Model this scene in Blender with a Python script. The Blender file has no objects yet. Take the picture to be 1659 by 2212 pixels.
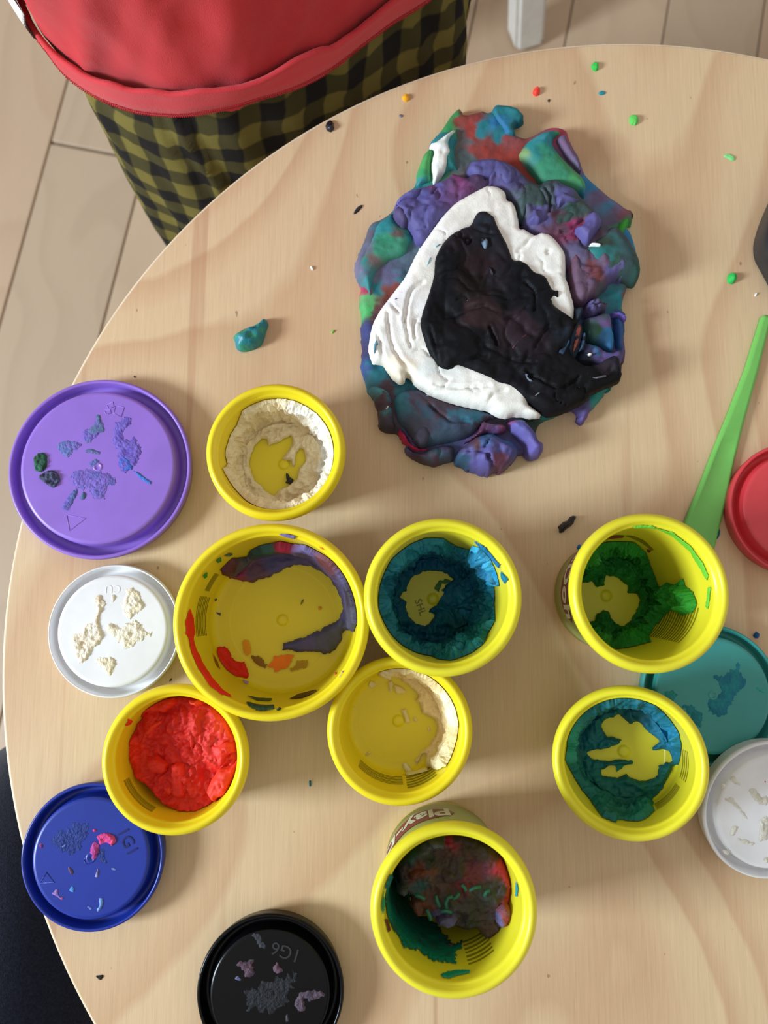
import bpy, bmesh, math, random
import numpy as np
from mathutils import Vector, Matrix, kdtree

# ------------------------------------------------------------------ camera, world, lights, exposure
SC = bpy.context.scene
COL = SC.collection
T = 0.50                       # height of the table top above the floor
CAMH = 0.40                    # camera above the table top
F, CX, CY = 1661.0, 829.5, 1106.0
_d = Vector((820 - CX, -(1325 - CY), -F)).normalized()     # world "down" seen by the camera
_up = -_d
_x = (Vector((1, 0, 0)) - _up * _up.x).normalized()
_y = _up.cross(_x)
RC = np.array([_x[:], _y[:], _up[:]])                       # camera vector -> world vector
cam_data = bpy.data.cameras.new('camera')
cam = bpy.data.objects.new('camera', cam_data)
COL.objects.link(cam)
cam.matrix_world = Matrix.Translation((0, 0, T + CAMH)) @ Matrix(RC.tolist()).to_4x4()
cam_data.sensor_fit = 'HORIZONTAL'
cam_data.sensor_width = 36
cam_data.lens = 36 * F / 1659
cam_data.clip_start = 0.01
cam_data.dof.use_dof = True
cam_data.dof.focus_distance = 0.375
cam_data.dof.aperture_fstop = 12
SC.camera = cam

world = bpy.data.worlds.new('room_light')
SC.world = world
world.use_nodes = True
world.node_tree.nodes['Background'].inputs[0].default_value = (1.0, 0.965, 0.92, 1)
world.node_tree.nodes['Background'].inputs[1].default_value = 0.60

def area(name, loc, target, sx, sy, power, color):
    l = bpy.data.lights.new(name, 'AREA')
    l.shape = 'RECTANGLE'; l.size = sx; l.size_y = sy; l.energy = power; l.color = color
    o = bpy.data.objects.new(name, l)
    COL.objects.link(o)
    o.location = loc
    o.rotation_euler = (Vector(target) - Vector(loc)).to_track_quat('-Z', 'Y').to_euler()
    return o
area('window_daylight', (-2.0, -0.42, T + 0.98), (0, 0, T), 0.50, 0.55, 80, (0.76, 0.89, 1.0))

SC.view_settings.view_transform = 'Standard'
SC.view_settings.look = 'None'
SC.view_settings.gamma = 1.0
SC.view_settings.use_curve_mapping = False
SC.view_settings.exposure = -0.07
SC.render.film_transparent = False
SC.cycles.use_denoising = True

# ------------------------------------------------------------------ helpers
def lin(c):
    c = np.asarray(c, float) / 255.0
    return np.where(c <= 0.04045, c / 12.92, ((c + 0.055) / 1.055) ** 2.4)
def rgba(c):
    return tuple(lin(c)) + (1.0,)

def unproj(px, z=0.0):
    """pixels of the photograph -> (x, y) on the horizontal plane z above the table top"""
    p = np.atleast_2d(np.asarray(px, float))[:, :2]
    v = np.stack([p[:, 0] - CX, -(p[:, 1] - CY), -F * np.ones(len(p))], 1) @ RC.T
    t = (z - CAMH) / v[:, 2]
    return v[:, :2] * t[:, None]

CROP = {'a': (750, 200, 4.74), 'b': (1050, 200, 4.74), 'c': (750, 500, 4.74), 'd': (1050, 500, 4.74),
        'e': (770, 750, 3.687), 'f': (720, 200, 2.37), 'u': (430, 820, 5.027), 'g': (360, 1110, 3.687),
        'bl': (780, 1110, 4.608), 'r': (210, 1470, 5.027), 'w': (700, 1400, 5.027), 'lo': (790, 1730, 4.254),
        'gr': (1190, 1100, 4.1475), 't': (1180, 1470, 4.608), 'pu': (0, 810, 3.858), 'wl': (85, 1200, 5.352),
        'bu': (30, 1680, 4.88), 'bk': (410, 1940, 4.74), 'gl': (1370, 1330, 3.814), 'p': (0, 0, 1), 's': (480, 420, 4.88),
        'k': (1430, 400, 2.602)}
def pts(spec):
    """'crop x,y x,y ... | crop x,y ...' -> photograph pixels; a third number is kept"""
    out = []
    for chunk in spec.split('|'):
        w = chunk.split()
        ox, oy, k = CROP[w[0]]
        for s in w[1:]:
            v = [float(t) for t in s.split(',')]
            out.append([ox + v[0] / k, oy + v[1] / k] + v[2:])
    return out

# --- noise
def _hash(ix, iy, seed):
    h = (ix.astype(np.int64) * 374761393 + iy.astype(np.int64) * 668265263 + seed * 974634777) & 0xFFFFFFFF
    h = ((h ^ (h >> 13)) * 1274126177) & 0xFFFFFFFF
    h = (h ^ (h >> 16)) & 0xFFFFFFFF
    return h / 4294967295.0
def vnoise(x, y, seed=0):
    xi, yi = np.floor(x), np.floor(y)
    fx, fy = x - xi, y - yi
    fx = fx * fx * fx * (fx * (fx * 6 - 15) + 10); fy = fy * fy * fy * (fy * (fy * 6 - 15) + 10)
    a, b = _hash(xi, yi, seed), _hash(xi + 1, yi, seed)
    c, d = _hash(xi, yi + 1, seed), _hash(xi + 1, yi + 1, seed)
    return 2 * ((a * (1 - fx) + b * fx) * (1 - fy) + (c * (1 - fx) + d * fx) * fy) - 1
def fbm(x, y, seed=0, octv=4, gain=0.5):
    s, a, n = 0, 1.0, 0
    for i in range(octv):
        c, sn = math.cos(0.7 * i), math.sin(0.7 * i)
        s = s + a * vnoise((x * c - y * sn) * 2 ** i + 13.7 * i, (x * sn + y * c) * 2 ** i - 7.1 * i, seed + i)
        n += a; a *= gain
    return s / n
def ridged(x, y, seed=0, octv=3):
    s, a, n = 0, 1.0, 0
    for i in range(octv):
        s = s + a * (1 - np.abs(vnoise(x * 2 ** i, y * 2 ** i, seed + i)) * 2); n += a; a *= 0.5
    return s / n
def worley(x, y, seed=0):
    xi, yi = np.floor(x), np.floor(y)
    f1 = np.full(np.shape(x), 9.0); f2 = f1.copy()
    for dx in (-1, 0, 1):
        for dy in (-1, 0, 1):
            cx, cy = xi + dx, yi + dy
            px = cx + _hash(cx, cy, seed); py = cy + _hash(cx, cy, seed + 77)
            d = np.hypot(px - x, py - y)
            f2 = np.minimum(f2, np.maximum(f1, d)); f1 = np.minimum(f1, d)
    return f1, f2

def vnoise3(x, y, z, seed=0):
    zi = np.floor(z); fz = z - zi; fz = fz * fz * (3 - 2 * fz)
    def sl(k):
        xi, yi = np.floor(x), np.floor(y); fx, fy = x - xi, y - yi
        fx = fx * fx * (3 - 2 * fx); fy = fy * fy * (3 - 2 * fy)
        hz = (k.astype(np.int64) * 5915587)
        a, b, c, d = (_hash(xi + i, yi + j * 1 + hz * 7919 % 100003, seed) for i, j in ((0, 0), (1, 0), (0, 1), (1, 1)))
        return (a * (1 - fx) + b * fx) * (1 - fy) + (c * (1 - fx) + d * fx) * fy
    return 2 * (sl(zi) * (1 - fz) + sl(zi + 1) * fz) - 1
def fbm3(Q, sc, seed=0, octv=4, gain=.5):
    s, a, n = 0, 1.0, 0
    for i in range(octv):
        k = sc * 2 ** i
        s = s + a * vnoise3(Q[:, 0] * k + 11.3 * i, Q[:, 1] * k - 5.7 * i, Q[:, 2] * k + 3.1 * i, seed + i); n += a; a *= gain
    return s / n
def ridged3(Q, sc, seed=0, octv=3):
    s, a, n = 0, 1.0, 0
    for i in range(octv):
        k = sc * 2 ** i
        s = s + a * (1 - 2 * np.abs(vnoise3(Q[:, 0] * k + 2.3 * i, Q[:, 1] * k - 8.7 * i, Q[:, 2] * k + 4.1 * i, seed + i))); n += a; a *= .55
    return s / n

# --- object plumbing
def tag(o, label=None, cat=None, group=None, kind=None):
    if label: o['label'] = label
    if cat: o['category'] = cat
    if group: o['group'] = group
    if kind: o['kind'] = kind
    return o
def empty(name, loc, label, cat, group=None, kind=None, rot=None):
    o = bpy.data.objects.new(name, None)
    COL.objects.link(o)
    o.empty_display_size = 0.02
    o.location = loc
    if rot: o.rotation_euler = rot
    return tag(o, label, cat, group, kind)
def link(name, me, material=None, parent=None, loc=None):
    o = bpy.data.objects.new(name, me)
    COL.objects.link(o)
    if material: me.materials.clear(); me.materials.append(material)
    if parent: o.parent = parent
    if loc is not None: o.location = loc
    return o
def mesh_from(name, V, Fc, col=None, smooth=True, uv=None):
    me = bpy.data.meshes.new(name)
    me.from_pydata(np.asarray(V, float).tolist(), [], Fc if isinstance(Fc, list) else Fc.tolist())
    if smooth: me.shade_smooth()
    if col is not None:
        a = me.color_attributes.new('Col', 'FLOAT_COLOR', 'POINT')
        c = np.c_[col, np.ones(len(col))].astype(np.float32)
        a.data.foreach_set('color', c.ravel())
    if uv is not None:
        u = me.uv_layers.new(name='UVMap')
        li = np.empty(len(me.loops), dtype=np.int32); me.loops.foreach_get('vertex_index', li)
        u.data.foreach_set('uv', np.asarray(uv, np.float32)[li].ravel())
    me.update()
    return me
def lathe(name, prof, seg=96, closed=False):
    prof = np.asarray(prof, float)
    V, Fc, rings = [], [], []
    for r, z in prof:
        if r < 1e-7:
            rings.append([len(V)]); V.append((0, 0, z))
        else:
            b = len(V)
            for k in range(seg):
                a = 2 * math.pi * k / seg
                V.append((r * math.cos(a), r * math.sin(a), z))
            rings.append(list(range(b, b + seg)))
    pairs = list(zip(rings, rings[1:])) + ([(rings[-1], rings[0])] if closed else [])
    for A, B in pairs:
        for k in range(seg):
            k2 = (k + 1) % seg
            if len(A) == 1 and len(B) == 1: continue
            if len(A) == 1: Fc.append((A[0], B[k2], B[k]))
            elif len(B) == 1: Fc.append((A[k], A[k2], B[0]))
            else: Fc.append((A[k], A[k2], B[k2], B[k]))
    me = mesh_from(name, V, Fc)
    bm = bmesh.new(); bm.from_mesh(me); bmesh.ops.recalc_face_normals(bm, faces=bm.faces); bm.to_mesh(me); bm.free()
    me.shade_smooth()
    return me
def round_prof(p, n=4):
    """soften a profile by corner cutting, end points kept"""
    p = [np.array(q, float) for q in p]
    for _ in range(n):
        q = [p[0]]
        for a, b in zip(p, p[1:]):
            q += [a * .75 + b * .25, a * .25 + b * .75]
        q.append(p[-1]); p = q
    return p
def box_mesh(name, sx, sy, sz, bevel=0.0, seg=2, center=(0, 0, 0)):
    bm = bmesh.new()
    bmesh.ops.create_cube(bm, size=1)
    for v in bm.verts: v.co = Vector((v.co.x * sx + center[0], v.co.y * sy + center[1], v.co.z * sz + center[2]))
    if bevel: bmesh.ops.bevel(bm, geom=bm.edges[:], offset=bevel, segments=seg, affect='EDGES', profile=0.6)
    me = bpy.data.meshes.new(name); bm.to_mesh(me); bm.free()
    return me
def tube_mesh(name, path, rad, seg=10):
    P = [Vector(p) for p in path]
    V, Fc = [], []
    for i, p in enumerate(P):
        t = (P[min(i + 1, len(P) - 1)] - P[max(i - 1, 0)]).normalized()
        a = t.orthogonal().normalized() if i == 0 else (a - t * a.dot(t)).normalized()
        b = t.cross(a)
        r = rad[i] if isinstance(rad, (list, tuple)) else rad
        for k in range(seg):
            an = 2 * math.pi * k / seg
            V.append(p + (a * math.cos(an) + b * math.sin(an)) * r)
    for i in range(len(P) - 1):
        for k in range(seg):
            k2 = (k + 1) % seg
            Fc.append((i * seg + k, i * seg + k2, (i + 1) * seg + k2, (i + 1) * seg + k))
    Fc.append(tuple(range(seg))[::-1]); Fc.append(tuple((len(P) - 1) * seg + k for k in range(seg)))
    return mesh_from(name, [tuple(v) for v in V], Fc)
def text_mesh(s, size, depth, align='CENTER', offset=0.0):
    c = bpy.data.curves.new('lettering', 'FONT')
    c.body = s; c.size = size; c.extrude = depth; c.align_x = align; c.align_y = 'CENTER'; c.offset = offset
    c.resolution_u = 3
    o = bpy.data.objects.new('tmp', c)
    me = bpy.data.meshes.new_from_object(o)
    bpy.data.objects.remove(o); bpy.data.curves.remove(c)
    me.name = 'lettering'
    return me

# --- height field patches with clean traced outlines
def densify(loop, step, rag=0.0, ragscale=300.0, seed=0, smooth=2):
    p = np.asarray(loop, float)
    for _ in range(smooth):
        q = np.roll(p, -1, 0)
        p = np.stack([p * .8 + q * .2, p * .2 + q * .8], 1).reshape(-1, 2)
    q = np.roll(p, -1, 0)
    out = []
    for a, b in zip(p, q):
        n = max(1, int(np.hypot(*(b - a)) / step))
        out.append(a + (b - a) * (np.arange(n) / n)[:, None])
    p = np.concatenate(out)
    if rag:
        t = np.roll(p, -1, 0) - np.roll(p, 1, 0)
        t /= np.maximum(np.hypot(*t.T), 1e-9)[:, None]
        n = np.stack([t[:, 1], -t[:, 0]], 1)
        p = p + n * (rag * fbm(p[:, 0] * ragscale, p[:, 1] * ragscale, seed, 4, 0.6))[:, None]
    return p
def patch(loops, res, hfun, mapfun, rag=0.0, ragscale=300.0, seed=0, colfun=None, smooth=2, name='dough'):
    soft = np.concatenate([densify(l, res * 0.5, 0, ragscale, seed, smooth) for l in loops])
    ks = kdtree.KDTree(len(soft))
    for i, q in enumerate(soft): ks.insert((q[0], q[1], 0), i)
    ks.balance()
    loops = [densify(l, res * 0.4, rag, ragscale, seed + i, smooth) for i, l in enumerate(loops)]
    allp = np.concatenate(loops)
    lo, hi = allp.min(0) - res * 1.5, allp.max(0) + res * 1.5
    xs = np.arange(lo[0], hi[0], res); ys = np.arange(lo[1], hi[1], res)
    nx, ny = len(xs), len(ys)
    A = np.concatenate(loops); B = np.concatenate([np.roll(l, -1, 0) for l in loops])
    inside = np.zeros((ny, nx), bool)
    for j, y in enumerate(ys):
        m = (A[:, 1] <= y) != (B[:, 1] <= y)
        if not m.any(): continue
        a, b = A[m], B[m]
        cr = np.sort(a[:, 0] + (y - a[:, 1]) / (b[:, 1] - a[:, 1]) * (b[:, 0] - a[:, 0]))
        inside[j] = np.searchsorted(cr, xs) % 2 == 1
    cell = inside[:-1, :-1] | inside[1:, :-1] | inside[:-1, 1:] | inside[1:, 1:]
    used = np.zeros((ny, nx), bool)
    used[:-1, :-1] |= cell; used[1:, :-1] |= cell; used[:-1, 1:] |= cell; used[1:, 1:] |= cell
    idx = -np.ones((ny, nx), int); idx[used] = np.arange(used.sum())
    gx, gy = np.meshgrid(xs, ys)
    P = np.stack([gx[used], gy[used]], 1); ins = inside[used]
    kd = kdtree.KDTree(len(allp))
    for i, q in enumerate(allp): kd.insert((q[0], q[1], 0), i)
    kd.balance()
    d = np.zeros(len(P))
    for i in range(len(P)):
        co, _, dist = kd.find((P[i, 0], P[i, 1], 0))
        if ins[i]: d[i] = dist if rag == 0 else ks.find((P[i, 0], P[i, 1], 0))[2] * min(1.0, dist / (rag * .8))
        else: P[i] = (co[0], co[1])
    h = hfun(P, d)
    V = mapfun(P, h)
    j, i = np.nonzero(cell)
    Fc = np.stack([idx[j, i], idx[j, i + 1], idx[j + 1, i + 1], idx[j + 1, i]], 1)
    col = colfun(P) if colfun else None
    return mesh_from(name, V, Fc, col)
def dome(d, re, p=2.4):
    return (1 - (1 - np.clip(d / re, 0, 1)) ** p) ** (1 / p)
def spots(spec, conv, warp=0.004, wscale=70.0, power=5.0, seed=0, anis=1.0):
    """spec: list of (px, py, (r,g,b)); blended with marbled swirls"""
    S = conv([(s[0], s[1]) for s in spec])
    C = np.array([lin(s[2]) for s in spec])
    th = 2.4 * _hash(np.array([seed + 3]), np.array([7]), 11)[0] * math.pi
    cu, su = math.cos(th), math.sin(th)
    def f(P, Q=None):
        if Q is None:
            bend = .35 * vnoise(P[:, 0] * 18, P[:, 1] * 18, seed + 2) * .02
            u, v = P[:, 0] * cu + P[:, 1] * su + bend, -P[:, 0] * su + P[:, 1] * cu + bend
            st = fbm(u * wscale * .35, v * wscale * 2.2, seed + 5, 4, .6)
            iso = np.stack([fbm(P[:, 0] * wscale, P[:, 1] * wscale, seed + 15, 3), fbm(P[:, 0] * wscale, P[:, 1] * wscale, seed + 31, 3)], 1)
            fine = np.stack([fbm(P[:, 0] * 420, P[:, 1] * 420, seed + 9, 3), fbm(P[:, 0] * 420, P[:, 1] * 420, seed + 61, 3)], 1)
            w = warp * (1.5 * st[:, None] * np.array([[cu, su]]) + .5 * iso + .30 * fine)
            var = fbm(P[:, 0] * 400, P[:, 1] * 400, seed + 3, 3)
        else:
            w = warp * (np.stack([fbm3(Q, wscale, seed + 5, 4), fbm3(Q, wscale, seed + 31, 4)], 1) + .5 * np.stack([fbm3(Q, 420, seed + 9, 3), fbm3(Q, 420, seed + 61, 3)], 1))
            var = fbm3(Q, 400, seed + 3, 3)
        X = P + w
        num = np.zeros((len(P), 3)); den = np.zeros(len(P))
        for s, c in zip(S, C):
            k = 1 / (((X - s) ** 2).sum(1) + 4e-7) ** (power / 2)
            num += k[:, None] * c; den += k
        c = num / den[:, None]
        return np.clip(c * (1 + 0.12 * var)[:, None], 0, 1)
    return f
def mute(c, k=.22):
    g = .3 * c[0] + .55 * c[1] + .15 * c[2]
    return tuple(v * (1 - k) + g * k for v in c)
def flatcol(c, var=0.08, seed=0, other=None, oscale=120, obias=0.0):
    c = lin(c)
    def f(P, Q=None):
        k = np.repeat(c[None], len(P), 0)
        if other is not None:
            nz = fbm(P[:, 0] * oscale, P[:, 1] * oscale, seed + 4, 4) if Q is None else fbm3(Q, oscale, seed + 4, 4)
            m = np.clip((nz + obias) * 3, 0, 1)[:, None]
            k = k * (1 - m) + lin(other) * m
        nv = fbm(P[:, 0] * 300, P[:, 1] * 300, seed + 8, 3) if Q is None else fbm3(Q, 300, seed + 8, 3)
        return np.clip(k * (1 + var * nv)[:, None], 0, 1)
    return f

# ------------------------------------------------------------------ materials
def new_mat(name):
    m = bpy.data.materials.new(name); m.use_nodes = True
    nt = m.node_tree
    return m, nt, nt.nodes, nt.links, nt.nodes['Principled BSDF']
def add_bump(nt, bsdf, scale, strength, dist=0.0005, detail=3, vec=None, stretch=None):
    n, l = nt.nodes, nt.links
    tc = n.new('ShaderNodeTexCoord'); t = n.new('ShaderNodeTexNoise')
    t.inputs['Scale'].default_value = scale; t.inputs['Detail'].default_value = detail
    src = tc.outputs['Object']
    if stretch:
        mp = n.new('ShaderNodeMapping'); mp.inputs['Scale'].default_value = stretch
        l.new(src, mp.inputs['Vector']); src = mp.outputs['Vector']
    l.new(src, t.inputs['Vector'])
    b = n.new('ShaderNodeBump'); b.inputs['Strength'].default_value = strength; b.inputs['Distance'].default_value = dist
    l.new(t.outputs['Fac'], b.inputs['Height']); l.new(b.outputs['Normal'], bsdf.inputs['Normal'])
    return b
def mix_rgb(nt, fac, a, b, mode='MIX'):
    m = nt.nodes.new('ShaderNodeMix'); m.data_type = 'RGBA'; m.blend_type = mode
    for sock, v in ((m.inputs[0], fac), (m.inputs[6], a), (m.inputs[7], b)):
        if hasattr(v, 'is_linked') or hasattr(v, 'links'): nt.links.new(v, sock)
        elif isinstance(v, (int, float)): sock.default_value = v
        else: sock.default_value = rgba(v)
    return m.outputs[2]
def plastic(name, c, rough=0.35, trans=0.0, var=0.06, bump=0.08, scale=180, spec=0.5, tcol=None):
    m, nt, n, l, b = new_mat(name)
    tc = n.new('ShaderNodeTexCoord'); t = n.new('ShaderNodeTexNoise'); t.inputs['Scale'].default_value = scale / 3
    t.inputs['Detail'].default_value = 3
    l.new(tc.outputs['Object'], t.inputs['Vector'])
    c2 = tuple(max(0, v * (1 - 2 * var)) for v in c)
    colr = mix_rgb(nt, t.outputs['Fac'], c, c2)
    l.new(colr, b.inputs['Base Color'])
    b.inputs['Roughness'].default_value = rough
    b.inputs['Specular IOR Level'].default_value = spec
    add_bump(nt, b, scale * 4, bump, 0.0002)
    if trans:
        tr = n.new('ShaderNodeBsdfTranslucent'); tr.inputs[0].default_value = rgba(tcol or c)
        mx = n.new('ShaderNodeMixShader'); mx.inputs[0].default_value = trans
        l.new(b.outputs[0], mx.inputs[1]); l.new(tr.outputs[0], mx.inputs[2])
        l.new(mx.outputs[0], n['Material Output'].inputs['Surface'])
    return m
def dough_mat(name, rough=0.62, bscale=1400, bstr=0.35, bdist=0.0006, spec=0.35, sss=0.0, ridge=False):
    m, nt, n, l, b = new_mat(name)
    a = n.new('ShaderNodeAttribute'); a.attribute_name = 'Col'
    l.new(a.outputs['Color'], b.inputs['Base Color'])
    b.inputs['Roughness'].default_value = rough
    b.inputs['Specular IOR Level'].default_value = spec
    if sss:
        b.inputs['Subsurface Weight'].default_value = sss; b.inputs['Subsurface Radius'].default_value = (1, 1, 1); b.inputs['Subsurface Scale'].default_value = 0.002
    bp = add_bump(nt, b, bscale, bstr, bdist, 4)
    if ridge:
        tn = bp.inputs['Height'].links[0].from_node
        tn.noise_type = 'RIDGED_MULTIFRACTAL'; tn.inputs['Distortion'].default_value = .6
    return m
M_DOUGH = dough_mat('dough_smooth', 0.6, 1100, 0.30, 0.0005, 0.24)
M_CRUMB = dough_mat('dough_crumbly', 0.7, 750, 0.75, 0.0012)
M_SHINY = dough_mat('dough_moist', 0.42, 600, 0.4, 0.0008, 0.5)
M_COAT = dough_mat('dough_torn', 0.6, 210, 0.55, 0.0016, 0.3, 0, True)
M_BLACKD = dough_mat('black_dough', 0.58, 500, 0.35, 0.0006, 0.12)
M_YEL = plastic('yellow_plastic', (250, 230, 38), 0.33, 0.16, 0.02, 0.04, spec=.42, tcol=(255, 214, 24))
M_LEM = plastic('lemon_plastic', (244, 236, 54), 0.33, 0.16, 0.02, 0.04, spec=.42, tcol=(255, 222, 40))
M_LABEL = plastic('label_film', (190, 196, 112), 0.45, 0.2, 0.06)
M_LOGO = plastic('logo_print', (134, 52, 42), 0.5, 0)
M_LETTER = plastic('logo_letter', (226, 226, 196), 0.5, 0)
M_BAR = plastic('barcode_ink', (150, 140, 20), 0.5, 0, 0.1)
M_PURP = plastic('purple_plastic', (150, 112, 214), 0.4)
M_WHITEP = plastic('white_plastic', (246, 246, 248), 0.35)
M_BLUEP = plastic('blue_plastic', (24, 50, 156), 0.36)
M_BLACKP = plastic('black_plastic', (9, 9, 12), 0.24, spec=.22)
M_GREENP = plastic('sea_green_plastic', (56, 152, 146), 0.4)
M_REDP = plastic('red_plastic', (230, 70, 78), 0.42)
M_TOOL = plastic('lime_plastic', (128, 208, 100), 0.35, 0.12)
M_CASE = plastic('charcoal_plastic', (40, 42, 46), 0.38)
M_WPAINT = plastic('white_paint', (226, 224, 216), 0.4)

def wood(name, base, dark, ringk=15, grain=1.0, fig=0.5, streak=True, rough=0.5):
    m, nt, n, l, b = new_mat(name)
    tc = n.new('ShaderNodeTexCoord')
    def noise(scale, stretch, detail=3, dist=0.0, rough_=0.55):
        mp = n.new('ShaderNodeMapping'); mp.inputs['Scale'].default_value = stretch
        l.new(tc.outputs['Object'], mp.inputs['Vector'])
        t = n.new('ShaderNodeTexNoise'); t.inputs['Scale'].default_value = scale
        t.inputs['Detail'].default_value = detail; t.inputs['Distortion'].default_value = dist
        t.inputs['Roughness'].default_value = rough_
        l.new(mp.outputs['Vector'], t.inputs['Vector'])
        return t.outputs['Fac']
    def math_(op, a, b_=None, c=None):
        k = n.new('ShaderNodeMath'); k.operation = op
        for i, v in enumerate((a, b_, c)):
            if v is None: continue
            if isinstance(v, (int, float)): k.inputs[i].default_value = v
            else: l.new(v, k.inputs[i])
        return k.outputs[0]
    def ramp(fac, stops):
        r = n.new('ShaderNodeValToRGB')
        el = r.color_ramp.elements
        while len(el) < len(stops): el.new(0.5)
        for e, (p, v) in zip(el, stops): e.position = p; e.color = (v, v, v, 1)
        l.new(fac, r.inputs[0])
        return r.outputs[0]
    sx = n.new('ShaderNodeSeparateXYZ'); l.new(tc.outputs['Object'], sx.inputs[0])
    low = noise(2.6, (1.0, 0.55, 1), 2.0, 0.3)
    wob = noise(22, (1, 0.35, 1), 3)
    ring = math_('ADD', math_('MULTIPLY', sx.outputs[0], ringk * 0.45), math_('MULTIPLY', low, ringk * 0.62))
    ring = math_('ADD', ring, math_('MULTIPLY', wob, 0.35))
    fr = math_('FRACT', ring)
    band = ramp(fr, [(0.0, 0.9), (0.10, 0.75), (0.45, 0.12), (0.9, 0.0), (1.0, 0.9)])
    fine = noise(1.0, (1500, 38, 1), 3, 0, 0.7)
    pore = noise(1.0, (700, 26, 1), 2)
    pore = ramp(pore, [(0.0, 1), (0.30, 0.55), (0.42, 0)])
    blot = noise(6, (1, 0.5, 1), 3)
    c = mix_rgb(nt, math_('MULTIPLY', band, fig), base, dark)
    c = mix_rgb(nt, math_('MULTIPLY', blot, 0.28), c, tuple(min(255, v * f) for v, f in zip(base, (1.02, 0.96, 0.93))))
    fm = n.new('ShaderNodeMapRange'); fm.inputs['From Min'].default_value = 0.25; fm.inputs['From Max'].default_value = 0.75
    fm.inputs['To Min'].default_value = 1 - 0.13 * grain; fm.inputs['To Max'].default_value = 1 + 0.09 * grain
    l.new(fine, fm.inputs['Value'])
    comb = n.new('ShaderNodeCombineColor')
    for i in range(3): l.new(fm.outputs[0], comb.inputs[i])
    c = mix_rgb(nt, 1.0, c, comb.outputs[0], 'MULTIPLY')
    c = mix_rgb(nt, math_('MULTIPLY', pore, 0.16 * grain), c, tuple(v * 0.62 for v in dark))
    if streak:
        st = noise(1.0, (70, 1.6, 1), 1.5)
        st = ramp(st, [(0.0, 1), (0.31, 0.8), (0.335, 0)])
        c = mix_rgb(nt, math_('MULTIPLY', st, 0.45), c, (170, 116, 84))
        sp = noise(170, (1, 0.6, 1), 2)
        sp = ramp(sp, [(0.0, 1), (0.235, 1), (0.255, 0)])
        c = mix_rgb(nt, math_('MULTIPLY', sp, 0.55), c, (112, 84, 66))
    l.new(c, b.inputs['Base Color'])
    b.inputs['Roughness'].default_value = rough
    b.inputs['Specular IOR Level'].default_value = 0.35
    bp = n.new('ShaderNodeBump'); bp.inputs['Strength'].default_value = 0.12; bp.inputs['Distance'].default_value = 0.0003
    l.new(fine, bp.inputs['Height']); l.new(bp.outputs[0], b.inputs['Normal'])
    return m
M_TABLE = wood('birch_veneer', (217, 189, 150), (196, 156, 119), 25, 0.75, 0.8)
M_EDGE = wood('veneer_edge', (226, 208, 178), (208, 182, 146), 17, 0.6, 0.4, False)
M_FLOOR = [wood('maple_plank_%s' % k, b_, d_, 20, 0.35, 0.4, False, 0.45) for k, b_, d_ in
           (('pale', (186, 162, 136), (168, 144, 118)), ('warm', (182, 156, 130), (164, 138, 112)), ('grey', (178, 156, 132), (162, 140, 116)))]

def cloth(name, c, c2, scale=2600, bump=0.5, var_scale=18):
    m, nt, n, l, b = new_mat(name)
    tc = n.new('ShaderNodeTexCoord'); t = n.new('ShaderNodeTexNoise'); t.inputs['Scale'].default_value = var_scale; t.inputs['Detail'].default_value = 5
    l.new(tc.outputs['Object'], t.inputs['Vector'])
    r = n.new('ShaderNodeValToRGB'); r.color_ramp.elements[0].position = 0.3; r.color_ramp.elements[1].position = 0.72
    l.new(t.outputs['Fac'], r.inputs[0])
    l.new(mix_rgb(nt, r.outputs[0], c, c2), b.inputs['Base Color'])
    b.inputs['Roughness'].default_value = 0.9; b.inputs['Specular IOR Level'].default_value = 0.15
    b.inputs['Sheen Weight'].default_value = 0.15
    add_bump(nt, b, scale, bump, 0.0006, 2)
    return m
M_SHIRT = cloth('red_jersey', (206, 54, 58), (188, 44, 50))
M_HEM = cloth('red_jersey_hem', (214, 68, 74), (202, 56, 62))
M_KNIT = cloth('white_knit', (230, 224, 216), (200, 190, 184), 900, 1.0, 200)
M_DENIM = cloth('dark_denim', (20, 25, 40), (38, 44, 62), 1500, 0.9, 700)
M_SKIN = cloth('skin', (226, 180, 152), (214, 164, 138), 900, 0.1)
M_HAIR = cloth('brown_hair', (96, 66, 42), (70, 46, 30), 500, 0.8, 300)
M_SWEAT = cloth('grey_knit', (120, 122, 128), (104, 106, 112))
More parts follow.
